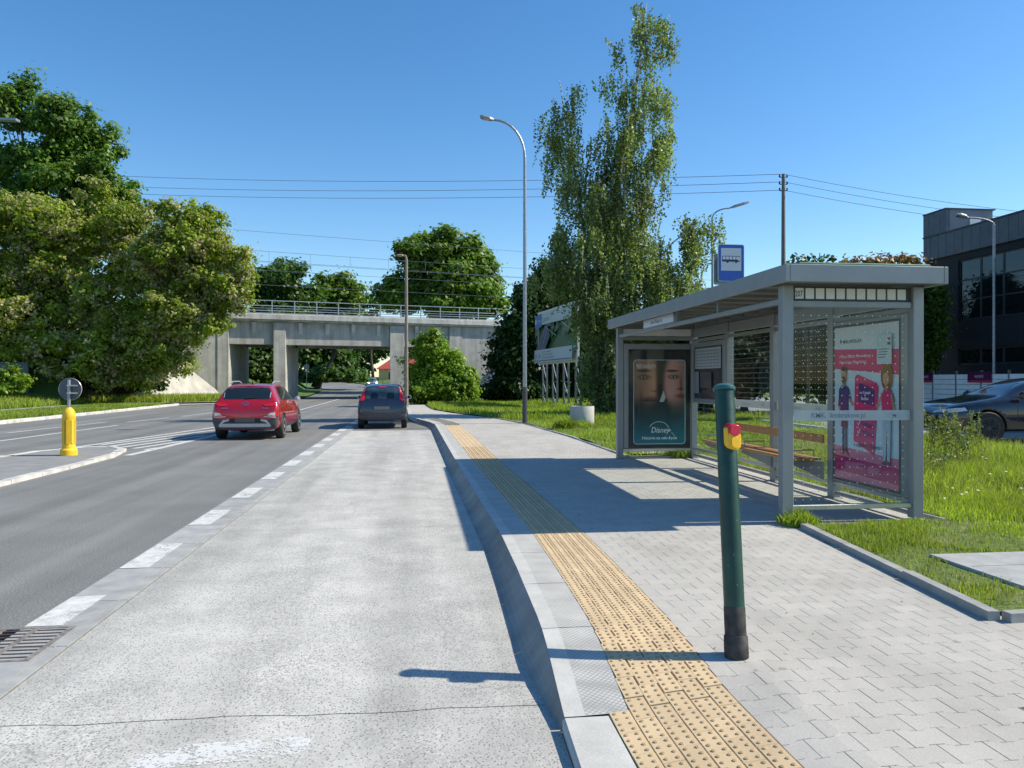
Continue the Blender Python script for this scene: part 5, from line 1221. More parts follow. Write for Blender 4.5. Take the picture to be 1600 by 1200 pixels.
# ---- dark blue hatchback, rear view
st = [(0, .42, .70, .60, .66, .56), (.02, .32, .79, .80, .74, .74), (.07, .28, .815, .98, .74, .90), (.12, .26, .82, 1.06, .72, .98), (.30, .25, .82, 1.37, .62, 1.0), (.40, .25, .82, 1.44, .60, 1.0), (.7, .25, .82, 1.50, .60, 1.0), (1.4, .25, .82, 1.53, .61, .98), (2.0, .25, .82, 1.51, .61, .97), (2.4, .25, .82, 1.42, .61, .96), (3.0, .25, .81, 1.06, .66, .94), (3.5, .26, .79, .92, .62, .85), (3.75, .28, .72, .78, .56, .72), (3.82, .36, .60, .6, .48, .56)]
bc, bv = car('blue_car', 'dark blue hatchback with tall red tail lamps in the bus lane', (-1.17, 26.1, 0), R(.5), st, M['carblue'], (.62, 3.02), .30, .7)
for y in (.62, 3.02):
    for s_ in (-1, 1): wheel(bc, s_*.725, y, .30, s_, M['silver'], .19)
inner_box(bc, .54, .25, 3.5, .27, .6)
P_(bv, [(-.50,1.01),(.50,1.01),(.545,1.06),(.52,1.34),(.46,1.40),(-.46,1.40),(-.52,1.34),(-.545,1.06)], 'rear', .006, 'rear_window', plain('car_glass_see_through', (.035,.055,.065), .05, var=.4, scale=3, spec=1), bc)
for x_ in (-.27, .27): P_(bv, [(x_-.13,1.02),(x_+.13,1.02),(x_+.12,1.16),(x_+.06,1.22),(x_-.06,1.22),(x_-.12,1.16)], 'rear', .009, 'headrest', M['carblack'], bc, 2)
P_(bv, rect2(-.12, .12, 1.405, 1.43), 'rear', .01, 'brake_lamp', M['lampred'], bc, 2)
P_(bv, [(-.80,.50),(.80,.50),(.80,.30),(.62,.27),(-.62,.27),(-.80,.30)], 'rear', .014, 'bumper', plain('bumper_grey_blue', (.05,.055,.07), .4), bc); P_(bv, rect2(-.76, .76, .505, .525), 'rear', .018, 'bumper_strip', M['clad'], bc, 3)
P_(bv, rect2(-.30, .30, .63, .78), 'rear', .006, 'plate_recess', M['carblack'], bc, 2); P_(bv, rect2(-.26, .26, .65, .76), 'rear', .012, 'licence_plate', plain('grey_plate_b', (.12,.13,.14), .5), bc, 2)
for s_ in (0, 1):
    f_ = (lambda P: P) if s_ == 0 else mir; sx = 1 if s_ == 0 else -1; sd_ = 'right' if s_ == 0 else 'left'
    P_(bv, f_([(.575,1.0),(.68,.94),(.76,.98),(.72,1.16),(.66,1.34),(.58,1.42),(.545,1.38),(.575,1.2)]), 'rear', .014, 'tail_lamp', M['lampred'], bc, 4); P_(bv, f_([(.60,1.26),(.665,1.26),(.65,1.335),(.60,1.335)]), 'rear', .022, 'indicator_lens', M['lampclear'], bc, 2)
    P_(bv, [(.62,1.04),(1.35,1.01),(1.35,1.40),(1.0,1.42),(.75,1.36)], sd_, .006, 'side_window', M['carglass'], bc, 3); P_(bv, [(1.41,1.01),(2.4,.99),(2.8,1.0),(2.3,1.34),(2.0,1.41),(1.41,1.41)], sd_, .006, 'side_window', M['carglass'], bc, 3)
    mb = MB().lathe([(.02,0),(.075,.03),(.085,.09),(.05,.14)], (sx*.90, 2.45, 1.02), 12, (0,1,0)); mb.add([(sx*.76,2.48,.97),(sx*.9,2.5,.98),(sx*.9,2.54,1.03),(sx*.76,2.54,1.01)], [(0,1,2,3)]); mr = mb.build('wing_mirror', M['carblue'], bc, local=True)
    MB().lathe([(.078,0),(.078,.004)], (sx*.90, 2.475, 1.02), 12, (0,1,0)).build('mirror_glass', M['chrome'], mr, local=True)
MB().tube([(.0, .60, 1.49), (.0, .45, 1.66)], .008, 5).build('antenna', M['black'], bc, local=True); MB().tube([(-.05, .09, 1.03), (.20, .16, 1.09)], .011, 5).build('wiper', M['black'], bc, local=True)
# ---- black saloon parked beyond the lawn, seen from its front left
st = [(0, .42, .74, .70, .66, .66), (.05, .32, .86, .92, .74, .86), (.25, .27, .91, 1.04, .74, .97), (.75, .24, .93, 1.08, .72, 1.0), (1.25, .23, .93, 1.32, .60, 1.0), (1.75, .23, .93, 1.42, .57, .99), (2.35, .23, .93, 1.44, .57, .98), (2.85, .23, .93, 1.38, .59, .97), (3.25, .23, .93, 1.18, .65, .96), (3.55, .23, .93, 1.02, .74, .95), (3.9, .23, .93, .96, .76, .90), (4.45, .24, .91, .88, .74, .83), (4.75, .27, .84, .77, .68, .72), (4.88, .34, .66, .62, .52, .58)]
_w = W(1541, 594, 16.4); _rz = R(82); _c, _s = math.cos(_rz), math.sin(_rz); ACL = Vector((_w.x-(-.83*_c-3.92*_s), _w.y-(-.83*_s+3.92*_c), .27))
ac, bv = car('black_saloon', 'black saloon car parked behind the tall grass at the right', tuple(ACL), R(82), st, M['carblack'], (1.0, 3.92), .35, .8)
for y in (1.0, 3.92):
    for s_ in (-1, 1): wheel(ac, s_*.83, y, .35, s_, M['darksteel'], .22, 6)
inner_box(ac, .60, .5, 4.5, .26, .6)
for s_ in (0, 1):
    f_ = (lambda P: P) if s_ == 0 else mir; sx = 1 if s_ == 0 else -1; sd_ = 'right' if s_ == 0 else 'left'
    P_(bv, [(1.15,1.04),(2.1,1.02),(2.1,1.33),(1.75,1.34),(1.4,1.24)], sd_, .006, 'side_window', M['carglass'], ac, 3); P_(bv, [(2.16,1.02),(3.2,1.0),(3.4,1.01),(2.85,1.28),(2.6,1.33),(2.16,1.33)], sd_, .006, 'side_window', M['carglass'], ac, 3)
    P_(bv, f_([(.42,.66),(.80,.70),(.86,.78),(.78,.76),(.44,.71)]), 'front', .012, 'headlamp', M['lampclear'], ac, 3)
    P_(bv, [(4.35,.72),(4.78,.66),(4.80,.71),(4.40,.79)], sd_, .010, 'headlamp_side', M['lampclear'], ac, 3)
    for yl_ in (2.13, 3.3): P_(bv, rect2(yl_, yl_+.012, .32, .97), sd_, .003, 'door_gap', M['black'], ac, 3)
    P_(bv, rect2(1.5, 3.5, .26, .275), sd_, .008, 'sill_strip', M['silver'], ac, 3)
    for yh in (1.95, 3.0): P_(bv, rect2(yh-.1, yh+.08, .84, .865), sd_, .03, 'door_handle', M['carblack'], ac, 1)
    mb = MB().lathe([(.03,-.02),(.085,.02),(.09,.10),(.03,.18)], (sx*1.0, 3.18, 1.05), 12, (0,1,0)); mb.build('wing_mirror', M['carblack'], ac, local=True)
P_(bv, [(-.64,1.05),(.64,1.05),(.56,1.36),(.48,1.40),(-.48,1.40),(-.56,1.36)], 'front', .006, 'windscreen', M['carglass'], ac, 4)
P_(bv, [(-.42,.60),(.42,.60),(.36,.38),(-.36,.38)], 'front', .01, 'grille', M['black'], ac, 3)
# ---- far cars
st2 = [(0, .42, .70, .62, .66, .58), (.06, .30, .80, .92, .72, .86), (.25, .26, .84, 1.15, .66, .98), (.7, .25, .84, 1.42, .58, .99), (1.5, .25, .84, 1.46, .58, .97), (2.3, .25, .84, 1.40, .58, .96), (2.9, .25, .84, 1.05, .66, .93), (3.5, .26, .82, .90, .66, .84), (4.0, .3, .72, .7, .56, .66)]
far = W(579, 594, 118); fz_ = road_z(0, far.y)
fcar, bv = car('oncoming_car', 'grey car with lit headlights approaching far beyond the bridge', (far.x, far.y, fz_), R(188), st2, M['carsilver'], (.7, 3.2), .31, .7)
for y in (.7, 3.2):
    for s_ in (-1, 1): wheel(fcar, s_*.74, y, .31, s_, M['silver'], .19)
P_(bv, [(-.58,1.0),(.58,1.0),(.5,1.36),(-.5,1.36)], 'front', .006, 'windscreen', M['carglass'], fcar, 3)
mh, nh, lh_, bh = new_mat('lit_headlight'); bh.inputs['Emission Color'].default_value = (1,.97,.9,1); bh.inputs['Emission Strength'].default_value = 9
for f_ in ((lambda P: P), mir): P_(bv, f_([(.46,.60),(.72,.62),(.72,.76),(.50,.74)]), 'front', .02, 'headlamp', mh, fcar, 2)
far = W(655, 594, 62); 
gcar, bv = car('parked_car', 'pale parked car half hidden between lamp post and green bush', (far.x, far.y, .1), R(3), st2, M['carsilver'], (.7, 3.2), .31, .7)
P_(bv, [(-.56,1.0),(.56,1.0),(.5,1.34),(-.5,1.34)], 'rear', .006, 'rear_window', M['carglass'], gcar, 3)
for y in (.7, 3.2):
    for s_ in (-1, 1): wheel(gcar, s_*.74, y, .31, s_, M['silver'], .19)

# ================================================================== TREES, BUSHES, GRASS
def add_leafmesh(name, P, N, size, mat, parent=None, kind=None, aspect=1.6):
    """one diamond per leaf; P centres, N normals, size per leaf (numpy)"""
    k = len(P); rng = np.random.default_rng(len(P)); N = N/np.maximum(1e-6, np.linalg.norm(N, axis=1, keepdims=True))
    T = rng.normal(size=(k,3)); T -= (T*N).sum(1, keepdims=True)*N; T /= np.maximum(1e-6, np.linalg.norm(T, axis=1, keepdims=True)); B = np.cross(N, T)
    s_ = size.reshape(-1,1); V = np.empty((k,4,3)); V[:,0] = P-T*s_*aspect*.5; V[:,1] = P+B*s_*.5+N*s_*.12; V[:,2] = P+T*s_*aspect*.5; V[:,3] = P-B*s_*.5+N*s_*.12
    return quads(name, V.reshape(-1,3), k, 4, mat, parent, kind)
def quads(name, V, k, c, mat, parent=None, kind=None):
    off = np.array(base_of(parent)); V = V-off
    me = bpy.data.meshes.new(name); me.vertices.add(k*c); me.vertices.foreach_set('co', V.astype(np.float32).ravel())
    me.loops.add(k*c); me.loops.foreach_set('vertex_index', np.arange(k*c, dtype=np.int32)); me.polygons.add(k)
    me.polygons.foreach_set('loop_start', np.arange(0, k*c, c, dtype=np.int32)); me.polygons.foreach_set('loop_total', np.full(k, c, dtype=np.int32))
    me.materials.append(mat); me.update(calc_edges=True); me.validate()
    o = bpy.data.objects.new(name, me); lk(o, parent)
    if kind: o['kind'] = kind
    return o
def crown_points(lobes, nclump, nleaf, seed, cr=.5, shell=.62, flat=.7, nsub=13):
    rng = np.random.default_rng(seed)
    # boughs: smaller masses spread over each main mass, with gaps between them
    sub = []
    for l in lobes:
        for q in range(nsub):
            dd = rng.normal(size=3); dd /= np.linalg.norm(dd); k = .30+.28*rng.random(); e = .62+.42*rng.random()
            sub.append((l[0]+dd[0]*l[3]*e, l[1]+dd[1]*l[4]*e, l[2]+dd[2]*l[5]*e, l[3]*k, l[4]*k, l[5]*k*.8))
        sub.append((l[0], l[1], l[2], l[3]*.55, l[4]*.55, l[5]*.55))
    lobes = sub
    A = np.array([l[3]*l[4]+l[4]*l[5]+l[3]*l[5] for l in lobes]); A = A/A.sum()
    idx = rng.choice(len(lobes), nclump, p=A); L = np.array(lobes)[idx]
    d = rng.normal(size=(nclump,3)); d /= np.linalg.norm(d, axis=1, keepdims=True); rad = shell+(1.0-shell)*rng.random(nclump)**.7+.30*rng.random(nclump)**4
    C = L[:, :3]+d*L[:, 3:6]*rad.reshape(-1,1); cs = cr*(.40+.9*rng.random(nclump)**1.3)
    P = np.repeat(C, nleaf, 0); D = np.repeat(d, nleaf, 0); sc_ = np.repeat(cs, nleaf).reshape(-1,1)
    off = rng.normal(size=P.shape)*.48; N = rng.normal(size=P.shape)*.55+D*.25+off*1.0+np.array([.12,-.08,.55]); off = off*sc_; off[:, 2] *= flat; P = P+off
    return P, N, rng, C
def ell(u, v, ru, rv, d, dd=None):
    c = W(u, v, d); rx = ru/FPX*d; rz = rv/FPX*d; return (c.x, c.y, c.z, rx, (rx*.8 if dd is None else dd), rz)
def tree(name, label, base, trunk_r, lobes, nclump, nleaf, leaf, mat, seed, group=None, cr=.5, shell=.6, bark=None, cat='tree', maxlimb=12, flat=.7):
    t = thing(name, label, cat, tuple(base), group=group); base = Vector(base); rr = random.Random(seed)
    cen = sum((Vector(l[:3]) for l in lobes), Vector())/len(lobes); top = max(l[2] for l in lobes)
    f = base.lerp(Vector((cen.x, cen.y, base.z+(cen.z-base.z)*.45)), 1.0); mb = MB()
    mb.tube([base-Vector((0,0,.3)), base.lerp(f, .3)+Vector((rr.uniform(-.1,.1), 0, 0)), base.lerp(f, .7), f], [trunk_r*1.3, trunk_r, trunk_r*.85, trunk_r*.7], 9)
    for l in sorted(lobes, key=lambda l: -l[3])[:maxlimb]:
        c = Vector(l[:3]); m1 = f.lerp(c, .5)+Vector((0,0,-.12*(c-f).length)); mb.tube([base.lerp(f, rr.uniform(.6, 1)), m1, c, c+Vector((rr.uniform(-.5,.5)*l[3], rr.uniform(-.3,.3)*l[4], .7*l[5]))], [trunk_r*.55, trunk_r*.38, trunk_r*.2, .02], 6)
        for q in range(3):
            e = c+Vector((rr.uniform(-1,1)*l[3], rr.uniform(-1,1)*l[4], rr.uniform(-.3,1)*l[5]))*.85; mb.tube([m1.lerp(c, .6), m1.lerp(e, .6)+Vector((0,0,.1)), e], [trunk_r*.2, trunk_r*.12, .015], 5)
    mb.build('trunk', bark or M['bark'], t)
    P, N, rng, C = crown_points(lobes, nclump, nleaf, seed, cr, shell, flat); add_leafmesh('crown', P, N, leaf*(.65+.7*rng.random(len(P))), mat, t); return t
def gnd(u, d, z=0): p = W(u, 594, d); p.z = z; return tuple(p)
# left group
D = 62
tree('tall_tree', 'tall dark green tree with open crown towering at the left edge', gnd(95, D, .8), .42, [ell(*a, D) for a in ((28,165,42,45),(105,195,48,42),(150,240,40,40),(70,250,55,42),(15,300,60,55),(110,310,70,40),(178,292,34,30),(60,380,90,60),(160,360,60,50),(-50,240,60,80))], 2300, 36, .21, LM['tall'], 11, cr=.75, shell=.25)
D = 52
tree('box_elder_tree', 'broad yellow green box elder with tan seed clusters, leftmost of two', gnd(40, D, .8), .40, [ell(*a, D) for a in ((60,400,100,70),(155,365,75,60),(40,480,110,70),(190,455,80,60),(110,540,100,42),(-70,440,110,120),(40,350,70,50),(20,548,70,30),(205,380,60,70))], 2700, 50, .15, LM['elder'], 12, group='box elders beside the railway bank', cr=.62, shell=.3)
D = 50
tree('box_elder_tree', 'box elder with tan seed clusters hanging over the concrete wing wall', gnd(190, D+5, .9), .34, [ell(*a, D) for a in ((285,365,55,55),(335,425,48,45),(255,430,60,55),(300,478,62,38),(230,535,55,38),(358,468,30,28),(170,570,60,34),(215,585,30,18),(290,410,70,60),(372,398,22,14),(385,430,15,22),(325,375,35,25),(262,556,36,30),(235,588,30,18),(312,518,30,24),(290,500,50,34),(240,500,50,40),(190,560,50,36),(215,545,50,40))], 2400, 50, .14, LM['elder'], 13, group='box elders beside the railway bank', cr=.55, shell=.3)
def shrub(name, label, lobes, base, nclump, nleaf, leaf, mat, seed, group=None, cr=.4, cat='bush', shell=.5):
    t = thing(name, label, cat, tuple(base), group=group); rr = random.Random(seed); mb = MB(); b_ = Vector(base)
    for l in lobes:
        for q in range(3):
            e = Vector(l[:3])+Vector((rr.uniform(-.5,.5)*l[3], rr.uniform(-.5,.5)*l[4], rr.uniform(0,.7)*l[5])); s0 = Vector((b_.x*.4+e.x*.6, b_.y*.5+e.y*.5, b_.z)); mb.tube([s0, s0.lerp(e, .5)+Vector((0,0,.1)), e], [.05, .035, .012], 5)
    mb.build('stems', M['bark'], t)
    P, N, rng, C = crown_points(lobes, nclump, nleaf, seed, cr, shell); P[:, 2] = np.maximum(P[:, 2], b_.z+.03); add_leafmesh('foliage', P, N, leaf*(.65+.7*rng.random(len(P))), mat, t); return t
D = 53
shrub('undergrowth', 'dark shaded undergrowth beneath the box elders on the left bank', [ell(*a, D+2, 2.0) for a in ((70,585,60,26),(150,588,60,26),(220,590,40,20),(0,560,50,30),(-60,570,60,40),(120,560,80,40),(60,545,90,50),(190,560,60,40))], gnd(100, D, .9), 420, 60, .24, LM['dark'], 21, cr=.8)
shrub('fence_shrub', 'bright green shrub growing in front of the sheet fence', [ell(*a, 46, .8) for a in ((2,592,22,20),(25,600,16,12),(-30,595,20,20))], gnd(5, 46, .9), 90, 40, .16, LM['bush'], 22, cr=.4)
# beyond the bridge
for i, (lb, lobes, d, m_, nc) in enumerate([
  ('dark rounded tree rising behind the left end of the bridge railing', ((440,440,38,34),(412,462,28,28),(465,462,30,28),(438,425,22,18),(430,500,60,30)), 92, 'far', 330),
  ('lighter green tree behind the railing, second from the left', ((520,458,32,30),(545,468,24,26),(505,475,24,22),(530,445,20,16),(530,505,40,25)), 98, 'farlight', 260),
  ('large round bright crowned tree above the middle of the railing', ((690,415,62,44),(645,440,40,40),(742,440,40,42),(705,385,42,22),(660,395,36,28),(700,470,85,32),(755,470,30,30)), 88, 'farlight', 900),
  ('small distant blue green tree low behind the railing', ((590,480,26,12),(568,474,16,10)), 150, 'far', 60),
  ('tree seen under the bridge at the left above the grass bank', ((500,555,26,26),(520,570,26,22),(480,545,22,25)), 104, 'far', 240),
  ('broad dark leafy tree under the bridge at the middle of the opening', ((552,560,30,26),(580,546,24,20),(535,580,24,14),(565,578,18,12)), 165, 'far', 200),
  ('dark tree seen through the narrow left opening under the bridge', ((408,562,24,30),(398,580,22,26),(424,550,22,24),(380,560,24,34),(412,592,26,14)), 78, 'dark', 330),
  ('leafy tree closing the view right of the yellow house', ((640,560,24,26),(655,570,22,24),(612,545,22,8)), 165, 'far', 130)]):
    tree('leafy_tree', lb, gnd({1: 494, 3: 584, 4: 490, 5: 556}.get(i, sum(l[0] for l in lobes)/len(lobes)), d, 1.0 if i > 3 else .3), .3, [ell(*a, d) for a in lobes], int(nc*1.6), 44, .30 if i < 4 else .36, LM[m_], 30+i, group='trees beyond the railway bridge', cr=1.0, shell=.35)
shrub('bank_shrub', 'dark bushes filling the narrow left opening beneath the bridge', [ell(*a, 74, 1.5) for a in ((398,575,20,26),(415,590,18,18),(380,560,20,36),(424,570,12,22),(405,552,20,14))], gnd(405, 74, .6), 420, 50, .26, LM['far'], 45, cr=.7)
shrub('bank_shrub', 'low dark shrubs along the top of the far grass bank', [ell(*a, 100, 3) for a in ((480,590,26,12),(520,585,24,12),(555,590,16,8),(412,600,14,10))], gnd(500, 100, 1.5), 130, 60, .35, LM['far'], 41, cr=.8)
# right of the road
D = 48
shrub('green_bush', 'bright yellow green rounded bush in front of the right bridge pier', [ell(*a, D) for a in ((680,568,38,40),(702,590,38,34),(664,600,26,28),(722,585,20,26),(676,540,24,20),(690,612,48,16),(728,605,16,20))], gnd(690, D, .15), 1100, 50, .12, LM['bush'], 42, cr=.36)
D = 52
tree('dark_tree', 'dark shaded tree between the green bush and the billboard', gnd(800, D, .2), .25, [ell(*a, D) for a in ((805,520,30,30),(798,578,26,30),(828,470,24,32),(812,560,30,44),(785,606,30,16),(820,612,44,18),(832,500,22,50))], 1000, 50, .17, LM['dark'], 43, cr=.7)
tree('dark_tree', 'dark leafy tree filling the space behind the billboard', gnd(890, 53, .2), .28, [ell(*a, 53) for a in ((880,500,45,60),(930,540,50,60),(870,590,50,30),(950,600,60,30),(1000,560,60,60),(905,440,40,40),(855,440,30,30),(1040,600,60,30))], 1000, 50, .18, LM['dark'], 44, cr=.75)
D = 31
hl = [(1105,565,45,55),(1165,550,50,70),(1225,540,48,75),(1285,540,48,78),(1340,535,48,80),(1395,530,42,82),(1436,520,26,78)]
for i, a in enumerate(hl):
    lob = [ell(*a, D+i*.2), ell(a[0]+8, a[1]-45, a[2]*.7, a[3]*.45, D+i*.2), ell(a[0]-10, a[1]+40, a[2]*.9, a[3]*.4, D+i*.2)]
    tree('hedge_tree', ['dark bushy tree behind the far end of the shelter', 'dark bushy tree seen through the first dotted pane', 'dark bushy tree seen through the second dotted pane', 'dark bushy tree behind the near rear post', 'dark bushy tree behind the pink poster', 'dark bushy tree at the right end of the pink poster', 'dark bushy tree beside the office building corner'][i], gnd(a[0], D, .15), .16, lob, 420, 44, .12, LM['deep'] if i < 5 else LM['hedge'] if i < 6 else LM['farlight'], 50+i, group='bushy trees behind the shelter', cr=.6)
tree('young_tree', 'thin young tree whose twigs show above the shelter roof', gnd(1262, 27, .15), .06, [ell(*a, 27) for a in ((1252,408,20,7),(1285,402,22,7),(1240,418,14,10),(1275,425,35,20))], 60, 12, .11, LM['hedge'], 61, cr=.4)
tree('young_tree', 'thin young tree with orange tips above the shelter roof', gnd(1385, 27, .15), .06, [ell(*a, 27) for a in ((1385,409,46,5),(1355,412,30,7),(1420,413,30,6),(1385,430,40,15))], 90, 12, .11, LM['orange'], 62, cr=.35)
# ---- birch with hanging strands
def birch():
    D = 32; base = Vector(gnd(950, D, .2)); t = thing('birch_tree', 'tall birch with drooping strands of small leaves behind the shelter', 'tree', tuple(base)); rng = np.random.default_rng(99); mb = MB()
    def limb(P, r0, r1, dd=0):
        pts = [W(u, v, D+dd*i/len(P)) for i, (u, v) in enumerate(P)]; pts[0].z = max(pts[0].z, .1) if P[0][1] < 630 else .1
        mb.tube(pts, [r0+(r1-r0)*i/(len(pts)-1) for i in range(len(pts))], 7)
    limb([(952,645),(956,560),(958,470),(966,380),(978,290),(986,200),(996,120),(1004,50),(1010,5)], .17, .02)
    limb([(942,645),(936,540),(925,450),(912,360),(898,270),(884,190),(874,125)], .13, .015, 1.2); limb([(960,600),(985,500),(1010,430),(1050,380),(1095,345)], .09, .015, -1)
    limb([(936,500),(900,440),(862,400),(850,392)], .07, .015, -.8); limb([(960,450),(1000,350),(1035,260)], .07, .015, 1); limb([(975,290),(965,200),(965,120)], .05, .012, -.7); limb([(995,120),(1020,80),(1040,60),(1058,85)], .035, .01, .5)
    limb([(940,560),(900,520),(875,500)], .05, .012, 1); limb([(960,560),(1010,500),(1050,470)], .06, .012, .7); limb([(1000,160),(1040,170),(1060,185)], .02, .008); limb([(990,205),(1030,205),(1050,215)], .02, .008)
    bl_ = [(1008,30,20,34,1.5),(1030,60,17,32,1.3),(1015,95,20,28,1.3),(1048,92,12,24,1.3),(974,82,24,22,.9),(965,125,22,30,.8),(993,150,26,40,1.2),(1030,150,16,32,1.5),(972,185,28,36,1.1),(1000,230,32,42,1.3),(962,250,26,40,1.1),
      (876,140,16,24,.8),(850,160,16,14,.5),(890,175,20,40,1.1),(862,195,20,30,.8),(884,240,22,36,1.),(905,290,26,40,1.),(930,230,14,50,.8),(942,310,34,44,1.5),(985,300,30,50,1.4),(1018,310,20,40,1.),(1034,235,18,30,1.3),(1042,212,12,16,1.0),
      (905,360,36,34,1.3),(955,380,44,46,1.8),(1000,385,36,44,1.6),(865,395,20,22,.7),(850,425,20,24,.8),(890,420,34,30,1.2),(940,440,44,46,1.9),(985,455,44,46,1.9),(1025,420,34,36,1.3),
      (1060,375,26,20,1.5),(1095,352,22,18,2.2),(1080,380,24,20,1.6),(1045,455,34,40,1.3),(925,500,26,36,1.),(960,520,36,44,1.6),(1005,520,40,44,1.6),(940,570,30,36,1.2),(980,580,36,40,1.3),(955,615,28,22,.8),(1040,510,30,36,1.),(1075,430,24,30,.8),(1020,570,40,40,1.1),(1085,480,20,40,.6),(922,500,18,40,1.0),(928,560,16,50,1.1),(932,605,18,34,1.2),(905,440,26,24,.9),(960,600,34,34,1.1),(1010,600,30,34,.9)]
    ns = 7600; wts = np.array([b_[2]*b_[3]*b_[4] for b_ in bl_]); wts /= wts.sum(); PP = []; tw = []
    cents = []
    for i in rng.choice(len(bl_), 640, p=wts):
        u, v, ru, rv, _ = bl_[i]; a = rng.normal(size=3); a /= np.linalg.norm(a); a *= rng.random()**.35*1.15
        cents.append(W(u+a[0]*ru*1.1, v-a[2]*rv-rv*.1, D+a[1]*min(2.4, ru/FPX*D*1.6)))
    for q in range(ns):
        cc = cents[int(rng.integers(len(cents)))]; c = cc+Vector((rng.normal()*.17, rng.normal()*.17, rng.normal()*.16)); v = V0-(c.z-HC)*FPX/D
        L = (.30+1.25*rng.random()**1.4)*(.6 if v < 100 else 1); nl = int(5+L*14); sw = rng.normal(size=2)*.10
        s_ = np.linspace(0, 1, nl); X = np.stack([c.x+sw[0]*s_+rng.normal(size=nl)*.04, c.y+sw[1]*s_+rng.normal(size=nl)*.04, c.z-L*s_+rng.normal(size=nl)*.03], 1); X = X[X[:, 2] > .35]
        # keep the billboard face in view
        PP.append(X)
        if q % 6 == 0: tw.append(([(c.x, c.y, c.z), (c.x+sw[0]*.5, c.y+sw[1]*.5, c.z-L*.5), (c.x+sw[0], c.y+sw[1], max(.3, c.z-L))]))
    P = np.concatenate(PP); N = rng.normal(size=P.shape)+np.array([.3,-.3,.1]); 
    for p in tw: mb.tube(p, [.007, .005, .003], 3, cap=False)
    mb.build('trunk', M['birch'], t); add_leafmesh('crown', P, N, .084*(.6+.8*rng.random(len(P))), LM['birch'], t, aspect=1.3)
birch()
# ---- grass blades
def blades(name, XY, Z, H, mat, seed, wd=.006, kind='stuff', lean=.35):
    rng = np.random.default_rng(seed); k = len(XY); a = rng.random(k)*2*math.pi; d = np.stack([np.cos(a), np.sin(a)], 1); h = H.reshape(-1,1)
    b_ = rng.random(k)*2*math.pi; ln = np.stack([np.cos(b_), np.sin(b_)], 1)*h*lean*(.3+rng.random((k,1))); V = np.empty((k,2,4,3)); base = np.concatenate([XY, Z.reshape(-1,1)], 1)
    w_ = (wd*(.7+.6*rng.random((k,1)))); D3 = np.concatenate([d*w_, np.zeros((k,1))], 1); mid = base.copy(); mid[:, :2] += ln*.35; mid[:, 2] += H*.6; tip = base.copy(); tip[:, :2] += ln; tip[:, 2] += H
    V[:,0,0] = base-D3; V[:,0,1] = base+D3; V[:,0,2] = mid+D3*.8; V[:,0,3] = mid-D3*.8; V[:,1,0] = mid-D3*.8; V[:,1,1] = mid+D3*.8; V[:,1,2] = tip+D3*.1; V[:,1,3] = tip-D3*.1
    # weld both quads so random-per-island sees one blade
    me = bpy.data.meshes.new(name); VV = np.stack([V[:,0,0], V[:,0,1], V[:,0,2], V[:,0,3], V[:,1,2], V[:,1,3]], 1).reshape(-1,3)
    o6 = np.arange(k)*6; Fi = np.stack([np.stack([o6,o6+1,o6+2,o6+3],1), np.stack([o6+3,o6+2,o6+4,o6+5],1)], 1).reshape(-1)
    me.vertices.add(k*6); me.vertices.foreach_set('co', VV.astype(np.float32).ravel()); me.loops.add(k*8); me.loops.foreach_set('vertex_index', Fi.astype(np.int32)); me.polygons.add(k*2)
    me.polygons.foreach_set('loop_start', np.arange(0, k*8, 4, dtype=np.int32)); me.polygons.foreach_set('loop_total', np.full(k*2, 4, dtype=np.int32)); me.materials.append(mat); me.update(calc_edges=True)
    o = bpy.data.objects.new(name, me); lk(o); o['kind'] = kind; return o
rng = np.random.default_rng(5)
def vnoise(x, y, s_): return .5+.25*np.sin(x*s_+1.3*np.sin(y*s_*.7))+.25*np.sin(y*s_*1.3+1.7*np.sin(x*s_*.6+2))
def scatter(n_, x0, x1, y0, y1, inside, hfun, dens=None):
    X = x0+(x1-x0)*rng.random(n_); Y = y0+(y1-y0)*rng.random(n_); ok = np.array([inside(a, b_) for a, b_ in zip(X, Y)])
    if dens is not None: ok &= rng.random(n_) < dens(X, Y)
    X, Y = X[ok], Y[ok]; return np.stack([X, Y], 1), np.array([lawn(a, b_)-.005 for a, b_ in zip(X, Y)]), hfun(X, Y)*(.45+.9*rng.random(len(X)))
def in_lawn(x, y):
    if 4.17+.05*math.sin(y*9) < x < 5.92 and 4.84+.05*math.sin(x*11) < y < 5.84: return False
    if y < 4.45: return False
    if y < 7.36: return x > interp(y, [(4.4, 3.58), (7.34, 3.90)])
    if y < 14.32: return x > 5.46
    return x > pe(y)+.07
def hgt(X, Y):
    tall = np.clip((X-5.3)/1.2, 0, 1)*np.clip((Y-6.9)/1.5, 0, 1); return .026+.034*vnoise(X, Y, 2.2)+tall*(.12+.14*vnoise(X, Y, 1.5))
def den(X, Y): n1 = vnoise(X, Y, 3.1)*.6+vnoise(X+5, Y, 7.3)*.4; return np.clip((n1-.40)*3.2+np.clip((X-5.4)/1.0, 0, 1)*np.clip((Y-6.6), 0, 1), .12, 1)
XY, Z, H = scatter(60000, 3.55, 7.2, 4.4, 8.2, in_lawn, hgt, den); blades('grass', XY, Z, H, LM['blade'], 1, .0035)
XY, Z, H = scatter(75000, 5.4, 11.2, 7.2, 15, in_lawn, hgt, lambda X, Y: np.ones(len(X))); blades('grass', XY, Z, H, LM['blade'], 2, .006)
XY, Z, H = scatter(45000, 3.9, 12.5, 14.3, 30, in_lawn, lambda X, Y: .05+.09*vnoise(X, Y, 1.1), lambda X, Y: np.clip(1.2-.5*(Y > 17)*(X < 6), .3, 1)); blades('grass', XY, Z, H, LM['blade'], 3, .009)
